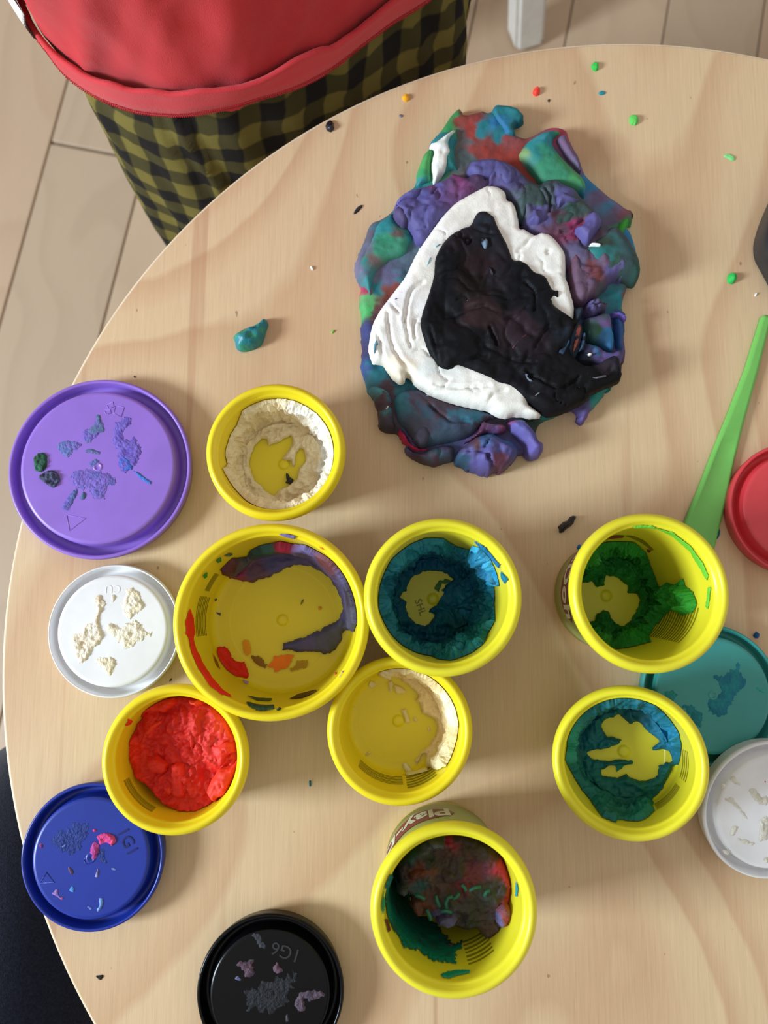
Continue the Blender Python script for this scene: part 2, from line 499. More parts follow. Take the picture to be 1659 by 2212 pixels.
def gingham():
    m, nt, n, l, b = new_mat('olive_gingham')
    uv = n.new('ShaderNodeUVMap'); uv.uv_map = 'UVMap'
    tc = n.new('ShaderNodeTexCoord'); t = n.new('ShaderNodeTexNoise'); t.inputs['Scale'].default_value = 28
    l.new(tc.outputs['Object'], t.inputs['Vector'])
    w = n.new('ShaderNodeVectorMath'); w.operation = 'MULTIPLY_ADD'; w.inputs[1].default_value = (0.010, 0.010, 0); l.new(t.outputs['Color'], w.inputs[0]); l.new(uv.outputs[0], w.inputs[2])
    sx = n.new('ShaderNodeSeparateXYZ'); l.new(w.outputs[0], sx.inputs[0])
    def sq(o):
        k = n.new('ShaderNodeMath'); k.operation = 'MULTIPLY'; k.inputs[1].default_value = 1 / 0.027; l.new(o, k.inputs[0])
        f = n.new('ShaderNodeMath'); f.operation = 'PINGPONG'; f.inputs[1].default_value = 0.5; l.new(k.outputs[0], f.inputs[0])
        g = n.new('ShaderNodeMapRange'); g.inputs['From Min'].default_value = 0.22; g.inputs['From Max'].default_value = 0.28; l.new(f.outputs[0], g.inputs['Value'])
        return g.outputs[0]
    a, c = sq(sx.outputs[0]), sq(sx.outputs[1])
    ad = n.new('ShaderNodeMath'); ad.operation = 'ADD'; l.new(a, ad.inputs[0]); l.new(c, ad.inputs[1])
    hf = n.new('ShaderNodeMath'); hf.operation = 'MULTIPLY'; hf.inputs[1].default_value = 0.5; l.new(ad.outputs[0], hf.inputs[0])
    r = n.new('ShaderNodeValToRGB'); r.color_ramp.elements.new(0.5)
    for e, p, cc in zip(r.color_ramp.elements, (0, .5, 1), ((116, 105, 54), (72, 66, 40), (36, 34, 32))): e.position = p; e.color = rgba(cc)
    l.new(hf.outputs[0], r.inputs[0]); l.new(r.outputs[0], b.inputs['Base Color'])
    b.inputs['Roughness'].default_value = 0.9; b.inputs['Specular IOR Level'].default_value = 0.1
    add_bump(nt, b, 1800, 0.4, 0.0005, 2)
    return m
M_GING = gingham()

# ------------------------------------------------------------------ setting: plank floor
floor = empty('floor', (0, 0, 0), 'pale maple plank floor under and around the round table', 'floor', kind='structure')
link('subfloor', box_mesh('subfloor', 3.4, 3.6, 0.03, center=(0.1, 0.2, -0.0205)), plastic('subfloor_gap', (140, 118, 94), 0.8), floor)
ang = math.atan2(1, 0.2) - math.pi / 2
ca, sa = math.cos(ang), math.sin(ang)
W = 0.1225
rnd = random.Random(4)
plank_meshes = []
for i in range(4):
    plank_meshes.append(box_mesh('plank', W - 0.0016, 1.196, 0.014, 0.0012, 1, (0, 0, -0.007)))
for k in range(-9, 14):
    n0 = -0.399 + (k + 0.5) * W
    off = {-1: 0.495, 0: 0.1, 1: -0.2, 3: 0.35, 4: 0.05}.get(k, rnd.uniform(-0.6, 0.6))
    for j in range(-2, 2):
        tm = off + (j + 0.5) * 1.2
        x = n0 * ca - tm * sa; y = n0 * sa + tm * ca
        if abs(x - 0.1) > 1.6 or abs(y - 0.2) > 1.8: continue
        me = plank_meshes[rnd.randrange(4)].copy()
        o = link('plank', me, M_FLOOR[rnd.randrange(3)], floor, (x, y, 0))
        o.rotation_euler = (0, 0, ang)

def wall_mat():
    m, nt, n, l, b = new_mat('white_wall_paint')
    b.inputs['Base Color'].default_value = rgba((226, 222, 214)); b.inputs['Roughness'].default_value = .9
    add_bump(nt, b, 220, .15, .0005)
    return m
tag(link('wall_far', box_mesh('wall_far', 3.4, .16, 2.5, center=(.1, 2.08, 1.25)), wall_mat()), 'plain white room wall beyond the table', 'wall', kind='structure')
tag(link('baseboard_far', box_mesh('baseboard_far', 3.4, .014, .07, .003, 2, (.1, 1.993, .035)), M_WPAINT), 'white baseboard along the far wall', 'baseboard', kind='structure')

# ------------------------------------------------------------------ round table
TC = np.array([0.1425, -0.0120]); TR = 0.3355
table = empty('round_table', (TC[0], TC[1], 0), 'round pale birch table top with play dough set out on it', 'table')
tp = [(0, T - 0.018), (TR - 0.004, T - 0.018), (TR - 0.0035, T - 0.018), (TR - 0.0015, T - 0.0165), (TR - 0.0015, T - 0.016), (TR - 0.0015, T - .0002), (TR - 0.0015, T), (TR - 0.0017, T), (TR - 0.003, T), (TR * 0.5, T), (0, T)]
link('tabletop', lathe('tabletop', tp, 240), M_TABLE, table)
ep = [(TR - 0.0015, T - 0.0166), (TR - .0002, T - 0.0157), (TR, T - 0.0150), (TR, T - 0.0014), (TR - 0.0003, T - 0.0005), (TR - .0008, T), (TR - 0.0015, T + .00002)]
o = link('edge_band', lathe('edge_band', ep, 240), M_EDGE, table); o['label'] = 'pale edge band round the table top'
for a in (20, 110, 200, 290):
    r = TR - 0.07
    x, y = r * math.cos(math.radians(a)), r * math.sin(math.radians(a))
    link('leg', tube_mesh('leg', [(x * 1.12, y * 1.12, 0), (x * 1.05, y * 1.05, T * .5), (x, y, T - 0.018)], [0.014, 0.018, 0.022], 20), M_EDGE, table)

# ------------------------------------------------------------------ tubs
class Tub:
    def __init__(s, name_label, xy, h, ro, rb, m, tilt=None, z0=0.0, base_xy=None):
        s.h, s.ro, s.rb = h, ro, rb
        s.ri = ro - 0.0042; s.rt = s.ri - 0.0014; s.zf = 0.0026
        s.root = empty('dough_tub', (0, 0, 0), name_label, 'tub', 'open yellow dough tubs on the table')
        R = Matrix.Identity(4)
        if tilt: R = Matrix.Rotation(tilt[0], 4, Vector((tilt[1], tilt[2], 0)))
        s.mat = Matrix.Translation((xy[0], xy[1], z0)) @ R            # tub frame -> table frame
        s.root.matrix_world = Matrix.Translation((0, 0, T)) @ s.mat
        rw = s.rt + 0.0012
        out = [(0, .0012), (rb - .005, .0012), (rb - .004, 0), (rb - .0012, 0), (rb - .0002, .0008), (rb, .002), (rw, h - .011), (rw + .0003, h - .0085)]
        lip = [(rw + .0003, h - .0085), (ro - .0022, h - .0080), (ro - .0006, h - .0066), (ro, h - .0045), (ro - .0003, h - .0022), (ro - .0014, h - .0006), (ro - .0024, h), (s.ri + .0009, h - .0002), (s.ri + .0001, h - .0010)]
        step = [(s.ri + .0001, h - .0010), (s.ri - .0003, h - .0031), (s.ri - .0010, h - .0036), (s.rt - .0001, h - .0042), (s.rt, h - .0062)]
        f = .0045
        fl = []
        for k in range(0, 8):
            an = k / 7 * math.radians(87)
            fl.append((rb - .0018 - f + f * math.sin(an), s.zf + f - f * math.cos(an)))
        inn = [(s.rt, h - .0062)] + fl[::-1] + [(rb * .72, s.zf), (rb * .71, s.zf), (rb * .70, s.zf - .0004), (rb * .69, s.zf - .0004), (.0036, s.zf - .0004), (.0030, s.zf - .0004), (.0026, s.zf + .0002), (.0016, s.zf + .0006), (0, s.zf + .0007)]
        body = out + [out[-1]] + lip[1:] + step[1:] + inn[1:]
        link('body', lathe('body', body, 128), m, s.root)
        lp = [(rb + .0004 + (rw - rb) * t, .004 + (h - .016) * t) for t in (0.02, 0.35, 0.7, 0.99)]
        link('label', lathe('label', [(lp[0][0] - .0003, lp[0][1])] + lp + [(lp[-1][0] - .0003, lp[-1][1])], 96), M_LABEL, s.root)
        # inner profile for dough: arc length -> (r, z) and inward normal
        a0, a1 = np.array(fl[-1]), np.array((s.rt, h - .0062))
        pr = [(fl[0][0] * k / 12, s.zf) for k in range(12)] + fl + [tuple(a0 + (a1 - a0) * k / 24) for k in range(1, 24)] + [(s.rt, h - .0062), (s.rt - .0001, h - .0042), (s.ri - .0010, h - .0036), (s.ri - .0003, h - .0031), (s.ri, h - .0012)]
        s.pr = np.array(pr)
        s.S = np.r_[0, np.cumsum(np.hypot(*np.diff(s.pr, axis=0).T))]
        tg = np.gradient(s.pr, s.S, axis=0); tg /= np.hypot(*tg.T)[:, None]
        s.N = np.stack([-tg[:, 1], tg[:, 0]], 1)
        s.inv = s.mat.inverted()
        s.free = False; s.Stop = float(np.interp(h - .0066, s.pr[12:, 1], s.S[12:]))
    def hit(s, p):
        """photograph pixel -> developed coordinates on the inside of the tub"""
        v = RC @ np.array([p[0] - CX, -(p[1] - CY), -F])
        o = s.inv @ Vector((0, 0, CAMH)); d = (s.inv.to_3x3() @ Vector(v)).normalized()
        t0 = (s.h - .001 - o.z) / d.z; t1 = (s.zf - o.z) / d.z
        tt = np.linspace(t0, t1, 500)
        x, y, z = o.x + d.x * tt, o.y + d.y * tt, o.z + d.z * tt
        r = np.hypot(x, y)
        zz, rr = s.pr[12:, 1], s.pr[12:, 0]
        lim = np.interp(z, zz, rr)
        m = r >= lim
        i = int(np.argmax(m)) if m.any() else len(tt) - 1
        a = math.atan2(y[i], x[i])
        if m.any() and z[i] > s.zf + .0003:
            rho = np.interp(z[i], s.pr[12:, 1], s.S[12:])
        else: rho = min(r[i], s.S[12])
        if len(p) > 2: rho = p[2] / 1000.0
        return (rho * math.cos(a), rho * math.sin(a))
    def dev(s, P): return np.array([s.hit(p) for p in P])
    def map(s, P, h):
        rho = np.hypot(P[:, 0], P[:, 1]); a = np.arctan2(P[:, 1], P[:, 0])
        rho = np.clip(rho, 0, s.S[-1] if s.free else s.Stop)
        r = np.interp(rho, s.S, s.pr[:, 0]); z = np.interp(rho, s.S, s.pr[:, 1])
        nr = np.interp(rho, s.S, s.N[:, 0]); nz = np.interp(rho, s.S, s.N[:, 1])
        h = h + 0.00045
        r = np.maximum(r + nr * h, 0.0); z = z + nz * h
        return np.stack([r * np.cos(a), r * np.sin(a), z], 1)
    def coat(s, loops, thick, name, parent=None, mat=M_DOUGH, col=None, res=.0005, re=.0025, rough=.5, rscale=160, rag=.0011, ragscale=420, seed=0, lump=.35, smooth=0, base=0.0):
        L = [s.dev(pts(l) if isinstance(l, str) else l) for l in loops]
        if not s.free:
            for q in L:
                rr = np.hypot(*q.T); q *= np.minimum(1, (s.Stop - .0006) / np.maximum(rr, 1e-6))[:, None]
        def hf(P, d):
            e = dome(d, re)
            Q = s.map(P, np.zeros(len(P)))
            W = Q + .0025 * np.stack([fbm3(Q, 160, seed + 60, 2), fbm3(Q, 160, seed + 70, 2), fbm3(Q, 160, seed + 80, 2)], 1)
            n = rough * (.75 * fbm3(W, rscale, seed, 3, .6) + 1.0 * (ridged3(W, rscale * .6, seed + 40, 3) - .36)) + lump * fbm3(Q, 55, seed + 20, 2)
            return base + thick * e * np.clip(0.8 + n, .12, 1.6)
        cf = (lambda P: col(P, s.map(P, np.zeros(len(P))))) if col else None
        me = patch(L, res, hf, s.map, rag, ragscale, seed, cf, smooth, name)
        o = link(name, me, mat)
        if parent is None: o.matrix_world = s.root.matrix_world.copy()
        else: o.parent = parent
        return o
    def barcode(s, a0, a1, z0, z1, n, vertical=False, k=0.5):
        """printed stripes that show through the thin wall"""
        V, Fc = [], []
        def quad(ta, tb, za, zb):
            m = max(2, int(abs(tb - ta) / 0.05) + 1)
            b = len(V)
            for t in np.linspace(ta, tb, m):
                for z in (za, zb):
                    r = np.interp(z, s.pr[12:, 1], s.pr[12:, 0]) - .00012
                    V.append((r * math.cos(t), r * math.sin(t), z))
            for q in range(m - 1):
                Fc.append((b + 2 * q, b + 2 * q + 2, b + 2 * q + 3, b + 2 * q + 1))
        rr = random.Random(n)
        for q in range(n):
            w = k * rr.uniform(.7, 1.3)
            if vertical: quad(a0 + (a1 - a0) * q / n, a0 + (a1 - a0) * (q + w) / n, z0, z1)
            else: quad(a0, a1, z0 + (z1 - z0) * q / n, z0 + (z1 - z0) * (q + w) / n)
        return link('barcode', mesh_from('barcode', V, Fc), M_BAR, s.root)
    def wrap(s, me, ac, zc, lift):
        rw = s.rt + 0.0012
        for v in me.vertices:
            z = zc + v.co.y
            r = s.rb + .0004 + (rw - s.rb) * np.clip((z - .004) / (s.h - .016), 0, 1) + lift + v.co.z
            a = ac + v.co.x / s.rb
            v.co = (r * math.cos(a), r * math.sin(a), z)
        return me
    def logo(s, ac, zc, hgt, m_panel=None):
        w = 0.0275
        # printed bubble panel behind the lettering
        top, bot = [], []
        for k in range(41):
            u = k / 40 * 2 - 1
            x = u * w
            e = (1 - abs(u) ** 3.2) ** .5
            top.append((x, hgt * .60 * e + .0012 * math.sin(u * 6), 0)); bot.append((x, -hgt * .60 * e + .0012 * math.sin(u * 6 + .6), 0))
        V = top + bot
        Fc = [(k, k + 1, 42 + k, 41 + k) for k in range(40)]
        p = link('logo_panel', s.wrap(mesh_from('logo_panel', V, Fc), ac, zc, .00025), M_LOGO, s.root)
        ln = text_mesh('Play-Doh', hgt * 1.18, .00004, 'CENTER', .0006)
        bm = bmesh.new(); bm.from_mesh(ln); bmesh.ops.triangulate(bm, faces=bm.faces)
        bmesh.ops.subdivide_edges(bm, edges=[e for e in bm.edges if e.calc_length() > .002], cuts=1)
        bm.to_mesh(ln); bm.free()
        xs = [v.co.x for v in ln.vertices]; f = 1.86 * w / (max(xs) - min(xs))
        for v in ln.vertices: v.co.x *= f; v.co.y += .0014 * math.sin(v.co.x / w * 3)
        link('lettering', s.wrap(ln, ac, zc, .00038), M_LETTER, p)
        return p

def mold_text(s, size, xy, z, rot, parent, m, name='lettering', depth=.00012):
    me = text_mesh(s, size, depth)
    o = link(name, me, m, parent, (xy[0], xy[1], z)); o.rotation_euler = (0, 0, rot)
    return o

CREAM = (238, 220, 180); OFFW = (240, 236, 226)
YD = dict(h=.037, ro=.0338, rb=.0272)
# short tub lined with cream dough
t = Tub('short yellow tub lined with cream dough, black scrap on its floor', (-.0503, .0777), **YD, m=M_YEL)
o = t.coat(['u 440,190 520,168 700,165 880,155 895,135 940,170 1050,190 1290,300 1380,430 1450,560 1485,700 1490,900 1440,1060 1350,1210 1200,1310 1050,1380 900,1425 750,1420 600,1380 500,1310 420,1230 330,1120 250,970 300,920 275,800 300,700 340,580 400,500 430,420 440,300',
            'u 545,930 560,850 600,720 680,640 740,650 760,715 800,705 850,680 920,650 1000,600 1020,680 985,770 910,850 950,885 1000,890 1030,960 1055,800 1110,730 1165,830 1150,900 1090,970 1060,1090 980,1150 900,1180 820,1265 730,1220 610,1100 570,1010'],
           .0030, 'cream_dough', mat=M_CRUMB, res=.00045, re=.0035, rough=1.0, rscale=240, lump=.35, seed=11, rag=.0008,
           col=spots([(p[0], p[1], c) for p, c in zip(pts('u 500,250 700,250 450,600 350,1000 600,1300 850,1350 1100,1250 1250,1100 1250,800 1050,500 800,450 620,430 1420,800 1400,600 1350,420 1150,250 1400,1050 470,220'), [CREAM] * 11 + [(226, 208, 160)] + [OFFW] * 6)], t.dev, .002, 90))
tag(o, 'cream dough lining the walls and floor of the short yellow tub', 'dough')
scr = t.dev(pts('u 945,1010 980,1030 985,1060 1030,1085 1015,1120 1000,1145 960,1130 940,1120 955,1090 945,1060'))
def lump_h(H, re, seed, amp=.5, sc=500):
    return lambda P, d: H * dome(d, re) * (1 + amp * fbm(P[:, 0] * sc, P[:, 1] * sc, seed, 3))
me = patch([scr], .0003, lump_h(.0016, .001, 2), lambda P, h: t.map(P, h), .0004, 900, 3, flatcol((22, 20, 20)), 1)
o = link('dough_scrap', me, M_SHINY); o.matrix_world = t.root.matrix_world.copy()
tag(o, 'torn black dough scrap on the floor of the short cream-lined tub', 'scrap')

# wide tub with the purple band
t = big = Tub('wide yellow tub with a purple dough band around its floor', (-.0496, -.0034), h=.047, ro=.0450, rb=.0382, m=M_YEL)
PUR = (88, 82, 122)
o = t.coat(['g 425,440 520,350 640,335 660,290 740,250 850,225 900,212 1000,235 1100,240 1200,290 1330,370 1410,470 1480,600 1512,740 1522,880 1495,940 1425,925 1390,1010 1310,1118 1220,1100 1050,1095 1000,1085 925,1085 930,1030 1090,985 1280,900 1370,845 1410,740 1410,660 1350,580 1260,480 1150,415 1060,395 960,430 860,480 760,520 690,545 620,545 500,505 440,480'],
           .0036, 'purple_dough', re=.004, col=spots([(p[0], p[1], c) for p, c in zip(pts('g 460,430 560,400 600,480 690,480 720,270 800,250 930,235 870,340 1000,330 1080,270 1160,290 1250,340 1330,400 1420,520 1460,600 1450,750 1500,860 1380,950 1250,1030 1150,1020 1000,1050 1200,350 1330,500'),
           [(92, 48, 58), (86, 84, 92), (140, 58, 84), (98, 70, 90), (48, 78, 82), (52, 96, 96), (172, 44, 82), PUR, PUR, (106, 100, 148), (98, 92, 144), (108, 58, 62), (98, 52, 58), (84, 78, 118), (44, 36, 44), PUR, (70, 68, 84), (86, 84, 104), (84, 82, 104), PUR, (80, 76, 118), (98, 90, 140), PUR])], t.dev, .002, 90), rough=.45, rscale=110, lump=.4, seed=21)
tag(o, 'purple dough band smeared along the inside of the wide yellow tub', 'dough')
def smear(tub, spec, c, thick=.0004, seed=0, rag=.0010, other=None, re=.0012, label=None, mat=M_DOUGH, ob=0.0, parent=None):
    tub.free = True
    o = tub.coat([spec], thick, 'dough_smear', parent or tub.root, mat, flatcol(c, .1, seed, other, 160, ob), .0006, re, .4, 260, rag, 600, seed, .2)
    tub.free = False
    if label: o['label'] = label
    return o
RED = (236, 44, 20)
smear(t, 'g 180,755 200,830 215,950 200,1000 240,1110 300,1220 350,1310 430,1400 515,1465 440,1450 340,1380 250,1240 190,1090 175,1000 150,960 145,850', RED, .0009, 1, .0007, label='long red dough smear')
smear(t, 'g 400,1060 450,1060 500,1090 520,1150 560,1180 620,1175 660,1270 640,1310 560,1300 480,1250 420,1170 395,1110', (222, 40, 18), .0022, 2, .0008, (110, 34, 20), label='red dough blob', ob=-.25)
smear(t, 'g 800,1210 860,1140 930,1115 1020,1125 1000,1180 960,1230 880,1260', (240, 124, 22), .0002, 3, .002, label='thin orange smear')
smear(t, 'g 615,1010 660,1005 670,1100 640,1130 620,1080', (226, 150, 26), .00015, 4, .0016)
smear(t, 'g 680,1130 730,1130 800,1200 790,1232 740,1215 690,1170', (140, 96, 26), .0003, 5, .0012)
smear(t, 'g 980,1240 1040,1170 1130,1160 1120,1200 1040,1245', (178, 140, 26), .00015, 55, .002)
smear(t, 'g 630,1505 740,1530 860,1532 858,1560 740,1575 650,1535', (48, 72, 46), .0006, 6, .0006)
smear(t, 'g 870,1560 900,1548 925,1555 905,1568 885,1575', (44, 68, 40), .0004, 7, .0005)
smear(t, 'g 895,155 960,155 1030,172 1025,194 930,172', (108, 100, 158), .0008, 8, .0005)
for i, (sp, c) in enumerate((('g 390,365 430,340 432,372 400,385', (44, 130, 56)), ('g 455,330 500,306 525,316 490,336', (70, 100, 80)), ('g 285,485 320,460 316,498 292,512', (40, 140, 50)),
                             ('g 375,675 400,675 398,690 380,696', (70, 84, 110)), ('g 390,780 415,790 432,798 418,812 400,800', (78, 90, 110)), ('g 1215,255 1245,245 1268,270 1240,278', (232, 90, 40)),
                             ('g 1400,1255 1416,1245 1395,1310 1378,1315', (140, 110, 170)), ('g 605,1325 655,1340 640,1365 612,1345', (168, 140, 190)), ('g 975,1480 1060,1440 1190,1405 1200,1418 1080,1470', (80, 60, 20)),
                             ('g 640,1455 740,1475 840,1478 830,1495 720,1492', (70, 84, 40)), ('g 360,1110 400,1180 420,1240 390,1200', (150, 90, 22)), ('g 1075,690 1092,680 1090,700 1068,725', (120, 120, 40)),
                             ('g 1205,740 1230,735 1238,760 1212,765', (226, 150, 26)), ('g 1485,540 1505,548 1500,568 1488,560', (70, 70, 90)), ('g 1340,1270 1356,1265 1350,1285 1340,1283', (220, 90, 40)))):
    smear(t, sp, c, .0005, 30 + i, .0005)
def barspec(tub, spec, n, vertical=False, k=.5):
    P = tub.dev(pts(spec)); a = np.unwrap(np.arctan2(P[:, 1], P[:, 0])); r = np.hypot(*P.T)
    z = np.interp(r, tub.S, tub.pr[:, 1])
    return tub.barcode(a.min(), a.max(), max(z.min(), tub.zf + .005), z.max(), n, vertical, k)
barspec(t, 'g 345,665 300,970 238,965 255,665', 7)
barspec(t, 'g 350,590 410,480 380,480 300,610', 5)

# tall tub coated with dark blue dough
t = Tub('tall yellow tub coated inside with dark blue dough', (.0274, .0073), h=.068, ro=.0343, rb=.0272, m=M_LEM)
BLU = (14, 92, 126); TEA = (10, 84, 84)
o = t.coat(['bl 165,830 190,690 240,560 300,450 400,360 500,290 640,235 830,240 950,320 1090,355 1110,310 1180,330 1290,440 1345,560 1385,720 1330,710 1330,900 1340,1070 1280,1170 1230,1290 1100,1390 900,1465 760,1450 700,1420 560,1390 420,1320 310,1220 210,1050 170,950',
            'bl 450,870 385,820 440,760 490,640 600,580 730,565 850,590 915,650 870,700 800,760 840,770 800,840 720,930 670,980 740,985 700,1060 640,1130 550,1100 450,980'],
           .0034, 'blue_dough', mat=M_COAT, res=.00045, re=.005, rough=1.1, rscale=190, lump=.4, seed=31,
           col=spots([(p[0], p[1], c) for p, c in zip(pts('bl 250,650 250,850 300,1050 420,350 600,300 800,280 560,460 900,480 1000,600 1250,450 1330,640 1150,700 1250,900 900,1000 1000,1150 1250,1200 800,1250 550,1250 420,1150 400,950 1000,1350 850,900 1050,900'),
           [(18, 101, 136), (14, 99, 122), (18, 108, 108), (30, 122, 153), (23, 113, 143), (33, 127, 151), (9, 89, 132), (11, 92, 129), (9, 87, 118), (59, 165, 212), (28, 136, 188), (16, 103, 139), (28, 118, 132), (9, 92, 103), (7, 82, 87), (11, 103, 99), (9, 87, 108), (9, 84, 113), (11, 92, 115), (11, 94, 127), (14, 108, 108), (14, 103, 132), (40, 132, 162)])], t.dev, .0025, 80))
blue_dough = tag(o, 'dark blue dough coating the inside of the tall yellow tub', 'dough')
for sp, c, th, sd in (('bl 1080,350 1190,335 1290,440 1330,560 1385,715 1270,650 1190,480 1100,430', (40, 132, 176), .0052, 1), ('bl 690,385 760,335 920,330 1080,400 1070,435 900,410 740,405', (24, 108, 136), .0056, 2),
                      ('bl 880,960 960,890 1100,800 1240,750 1290,720 1322,850 1250,960 1200,1080 1105,1070 1110,990 1000,950', (28, 110, 134), .0072, 3), ('bl 830,1450 960,1340 1030,1240 1140,1262 1060,1380 950,1455', (34, 126, 140), .0056, 4),
                      ('bl 300,520 380,420 500,350 520,380 440,470 340,560', (32, 112, 144), .0052, 5)):
    t.coat([sp], th, 'dough_lump', blue_dough, M_COAT, flatcol(c, .2, sd, (10, 80, 100), 150, -.1), .0005, .006, .6, 200, .0007, 240, sd, .4)
smear(t, 'bl 1120,245 1250,330 1390,500 1395,545 1300,410', (22, 112, 160), .0012, 4, .0006)
smear(t, 'bl 1405,570 1440,600 1472,660 1445,695 1420,640', (22, 120, 150), .0010, 5, .0006)
smear(t, 'bl 780,790 740,740 770,670 850,650 890,670 800,700 770,760', (70, 116, 60), .0004, 6, .0012, parent=blue_dough)
mt = mold_text('SHL', .0052, (0, 0), 0, 0, t.root, M_BAR, depth=.0004)
q = t.dev(pts('bl 590,930'))[0]; mt.location = (q[0], q[1], t.zf - .0002); mt.rotation_euler = (0, 0, math.radians(-70))

# tub filled with red dough
t = red = Tub('yellow tub filled with bright red dough, beside the blue lid', (-.0938, -.0663), **YD, m=M_YEL)
def fill(tub, spec, ztop, zbase, mat, col, name, H=None, seed=0, rough=.5, rscale=170, re=.006, res=.0005, parent=None, rag=.001, lump=.3, cells=.4, smooth=1):
    """a mass of dough lying in the tub: outline at height ztop, sides down to zbase"""
    Lp = unproj(pts(spec), ztop)
    inv = tub.inv
    def conv(P): return np.array([(inv @ Vector((p[0], p[1], ztop)))[:2] for p in P])
    L = conv(Lp)
    H = ztop - zbase if H is None else H
    def hf(P, d):
        e = dome(d, re, 3.0)
        f1, f2 = worley(P[:, 0] * rscale + 1.2 * fbm(P[:, 0] * 120, P[:, 1] * 120, seed), P[:, 1] * rscale + 1.2 * fbm(P[:, 0] * 120, P[:, 1] * 120, seed + 9), seed + 3)
        n = rough * (.55 * fbm(P[:, 0] * rscale, P[:, 1] * rscale, seed, 5, .55) + cells * (np.minimum(f2 - f1, .5) - .35)) + lump * fbm(P[:, 0] * 70, P[:, 1] * 70, seed + 20, 2)
        return zbase + H * e + .0045 * n * np.clip(d / (re * .6), 0, 1)
    def mp(P, h):
        z = np.clip(h, tub.zf + .0002, tub.h - .001)
        rl = np.interp(z, tub.pr[12:, 1], tub.pr[12:, 0]) - .0003
        r = np.hypot(P[:, 0], P[:, 1]); k = np.minimum(1, rl / np.maximum(r, 1e-6))
        return np.stack([P[:, 0] * k, P[:, 1] * k, z], 1)
    def cf(P): return col(P)
    me = patch([L], res, hf, mp, rag, 420, seed, cf, smooth, name)
    o = link(name, me, mat)
    if parent is None: o.matrix_world = tub.root.matrix_world.copy()
    else: o.parent = parent
    return o
def conv_at(tub, z): return lambda P: np.array([(tub.inv @ Vector((p[0], p[1], z)))[:2] for p in unproj(P, z)])
o = fill(t, 'r 280,720 300,560 370,380 440,300 560,210 700,150 900,130 1100,170 1270,280 1410,420 1500,600 1535,800 1530,960 1490,1120 1400,1260 1300,1370 1150,1460 1040,1500 930,1480 820,1440 700,1390 600,1270 500,1160 400,1110 330,1020 290,860',
         .0200, t.zf + .0004, M_COAT, spots([(p[0], p[1], c) for p, c in zip(pts('r 500,500 800,400 1200,500 1400,700 700,700 1000,900 1300,900 500,900 700,1100 900,1300 1200,1200 320,800 400,1000 600,280 1350,450'),
         [(218, 42, 24), (204, 32, 24), (210, 44, 34), (226, 64, 62), (208, 34, 24), (206, 36, 26), (214, 48, 38), (220, 44, 22), (206, 32, 22), (222, 46, 26), (220, 50, 34), (244, 48, 8), (230, 44, 16), (232, 56, 34), (236, 72, 66)])], conv_at(t, .02), .002, 100),
         'red_dough', seed=41, rough=1.0, rscale=190, lump=.8, re=.004, cells=.6)
reddough = tag(o, 'bright red dough filling the yellow tub beside the blue lid', 'dough')
RD = (222, 46, 26)
for sp, z, b, c, sd in (('r 1150,1240 1200,1090 1310,960 1420,930 1525,880 1515,1000 1430,1250 1300,1320 1335,1400 1210,1350', .0275, .016, (240, 62, 48), 1), ('r 500,960 515,850 640,810 760,900 755,1000 690,1060 560,1030', .0235, .016, (216, 40, 26), 2),
                        ('r 770,920 850,890 930,900 970,1000 930,1130 960,1280 860,1320 770,1250 760,1100', .0230, .016, (220, 44, 28), 3), ('r 500,290 680,180 820,180 855,260 720,370 560,360 400,400 370,370', .0245, .016, (230, 50, 26), 4),
                        ('r 940,225 1100,205 1130,270 1060,310 980,280', .0250, .016, (246, 70, 50), 5), ('r 1200,720 1290,690 1400,650 1490,700 1500,800 1400,850 1380,930 1300,980 1250,860', .0232, .016, (226, 56, 48), 6),
                        ('r 480,590 560,470 680,420 720,380 700,480 580,600 530,620', .0232, .016, (232, 58, 32), 7), ('r 930,520 1040,510 1060,640 1050,760 1000,790 970,680', .0228, .016, (214, 44, 32), 8), ('r 670,1180 760,1130 860,1160 840,1240 760,1290', .0228, .016, (222, 50, 30), 9)):
    fill(t, sp, z + .0006, b, M_COAT, flatcol(c, .1, sd), 'dough_lump', seed=sd, rough=.75, rscale=200, re=.0050, parent=reddough, rag=.0014, lump=.5, cells=.3, smooth=0)
smear(t, 'r 300,480 340,410 375,430 345,470 310,490', RED, .0008, 4, .0006)
barspec(t, 'r 370,1120 300,1080 640,1380 560,1420', 8)

# mostly empty short tub
t = Tub('mostly empty short yellow tub, cream dough along one wall, touching the wide tub', (.0094, -.0536), **YD, m=M_YEL)
CR2 = (238, 212, 156)
o = t.coat(['w 580,220 640,165 780,125 900,95 1060,150 1160,230 1250,330 1350,450 1400,560 1450,680 1470,820 1455,950 1390,1180 1330,1290 1230,1330 1120,1300 1100,1150 1060,1140 1010,1280 995,1230 1040,1150 1150,1050 1200,950 1225,850 1210,770 1060,700 1050,600 990,570 1030,500 960,440 870,370 830,320 680,280 590,300'],
           .0032, 'cream_dough', mat=M_CRUMB, re=.0035, col=spots([(p[0], p[1], c) for p, c in zip(pts('w 650,220 850,250 1050,350 1150,500 1300,600 1300,800 1300,950 1200,1150 1180,1250 1380,500 1440,750 1430,900 1300,1230 1280,380'), [(222, 200, 150)] + [CR2] * 7 + [(226, 206, 150)] + [(238, 228, 200), (238, 230, 206), CR2, (232, 216, 170), CR2])], t.dev, .002, 90), rough=.55, rscale=200, lump=.25, seed=51)
tag(o, 'cream dough along one wall of the mostly empty tub', 'dough')
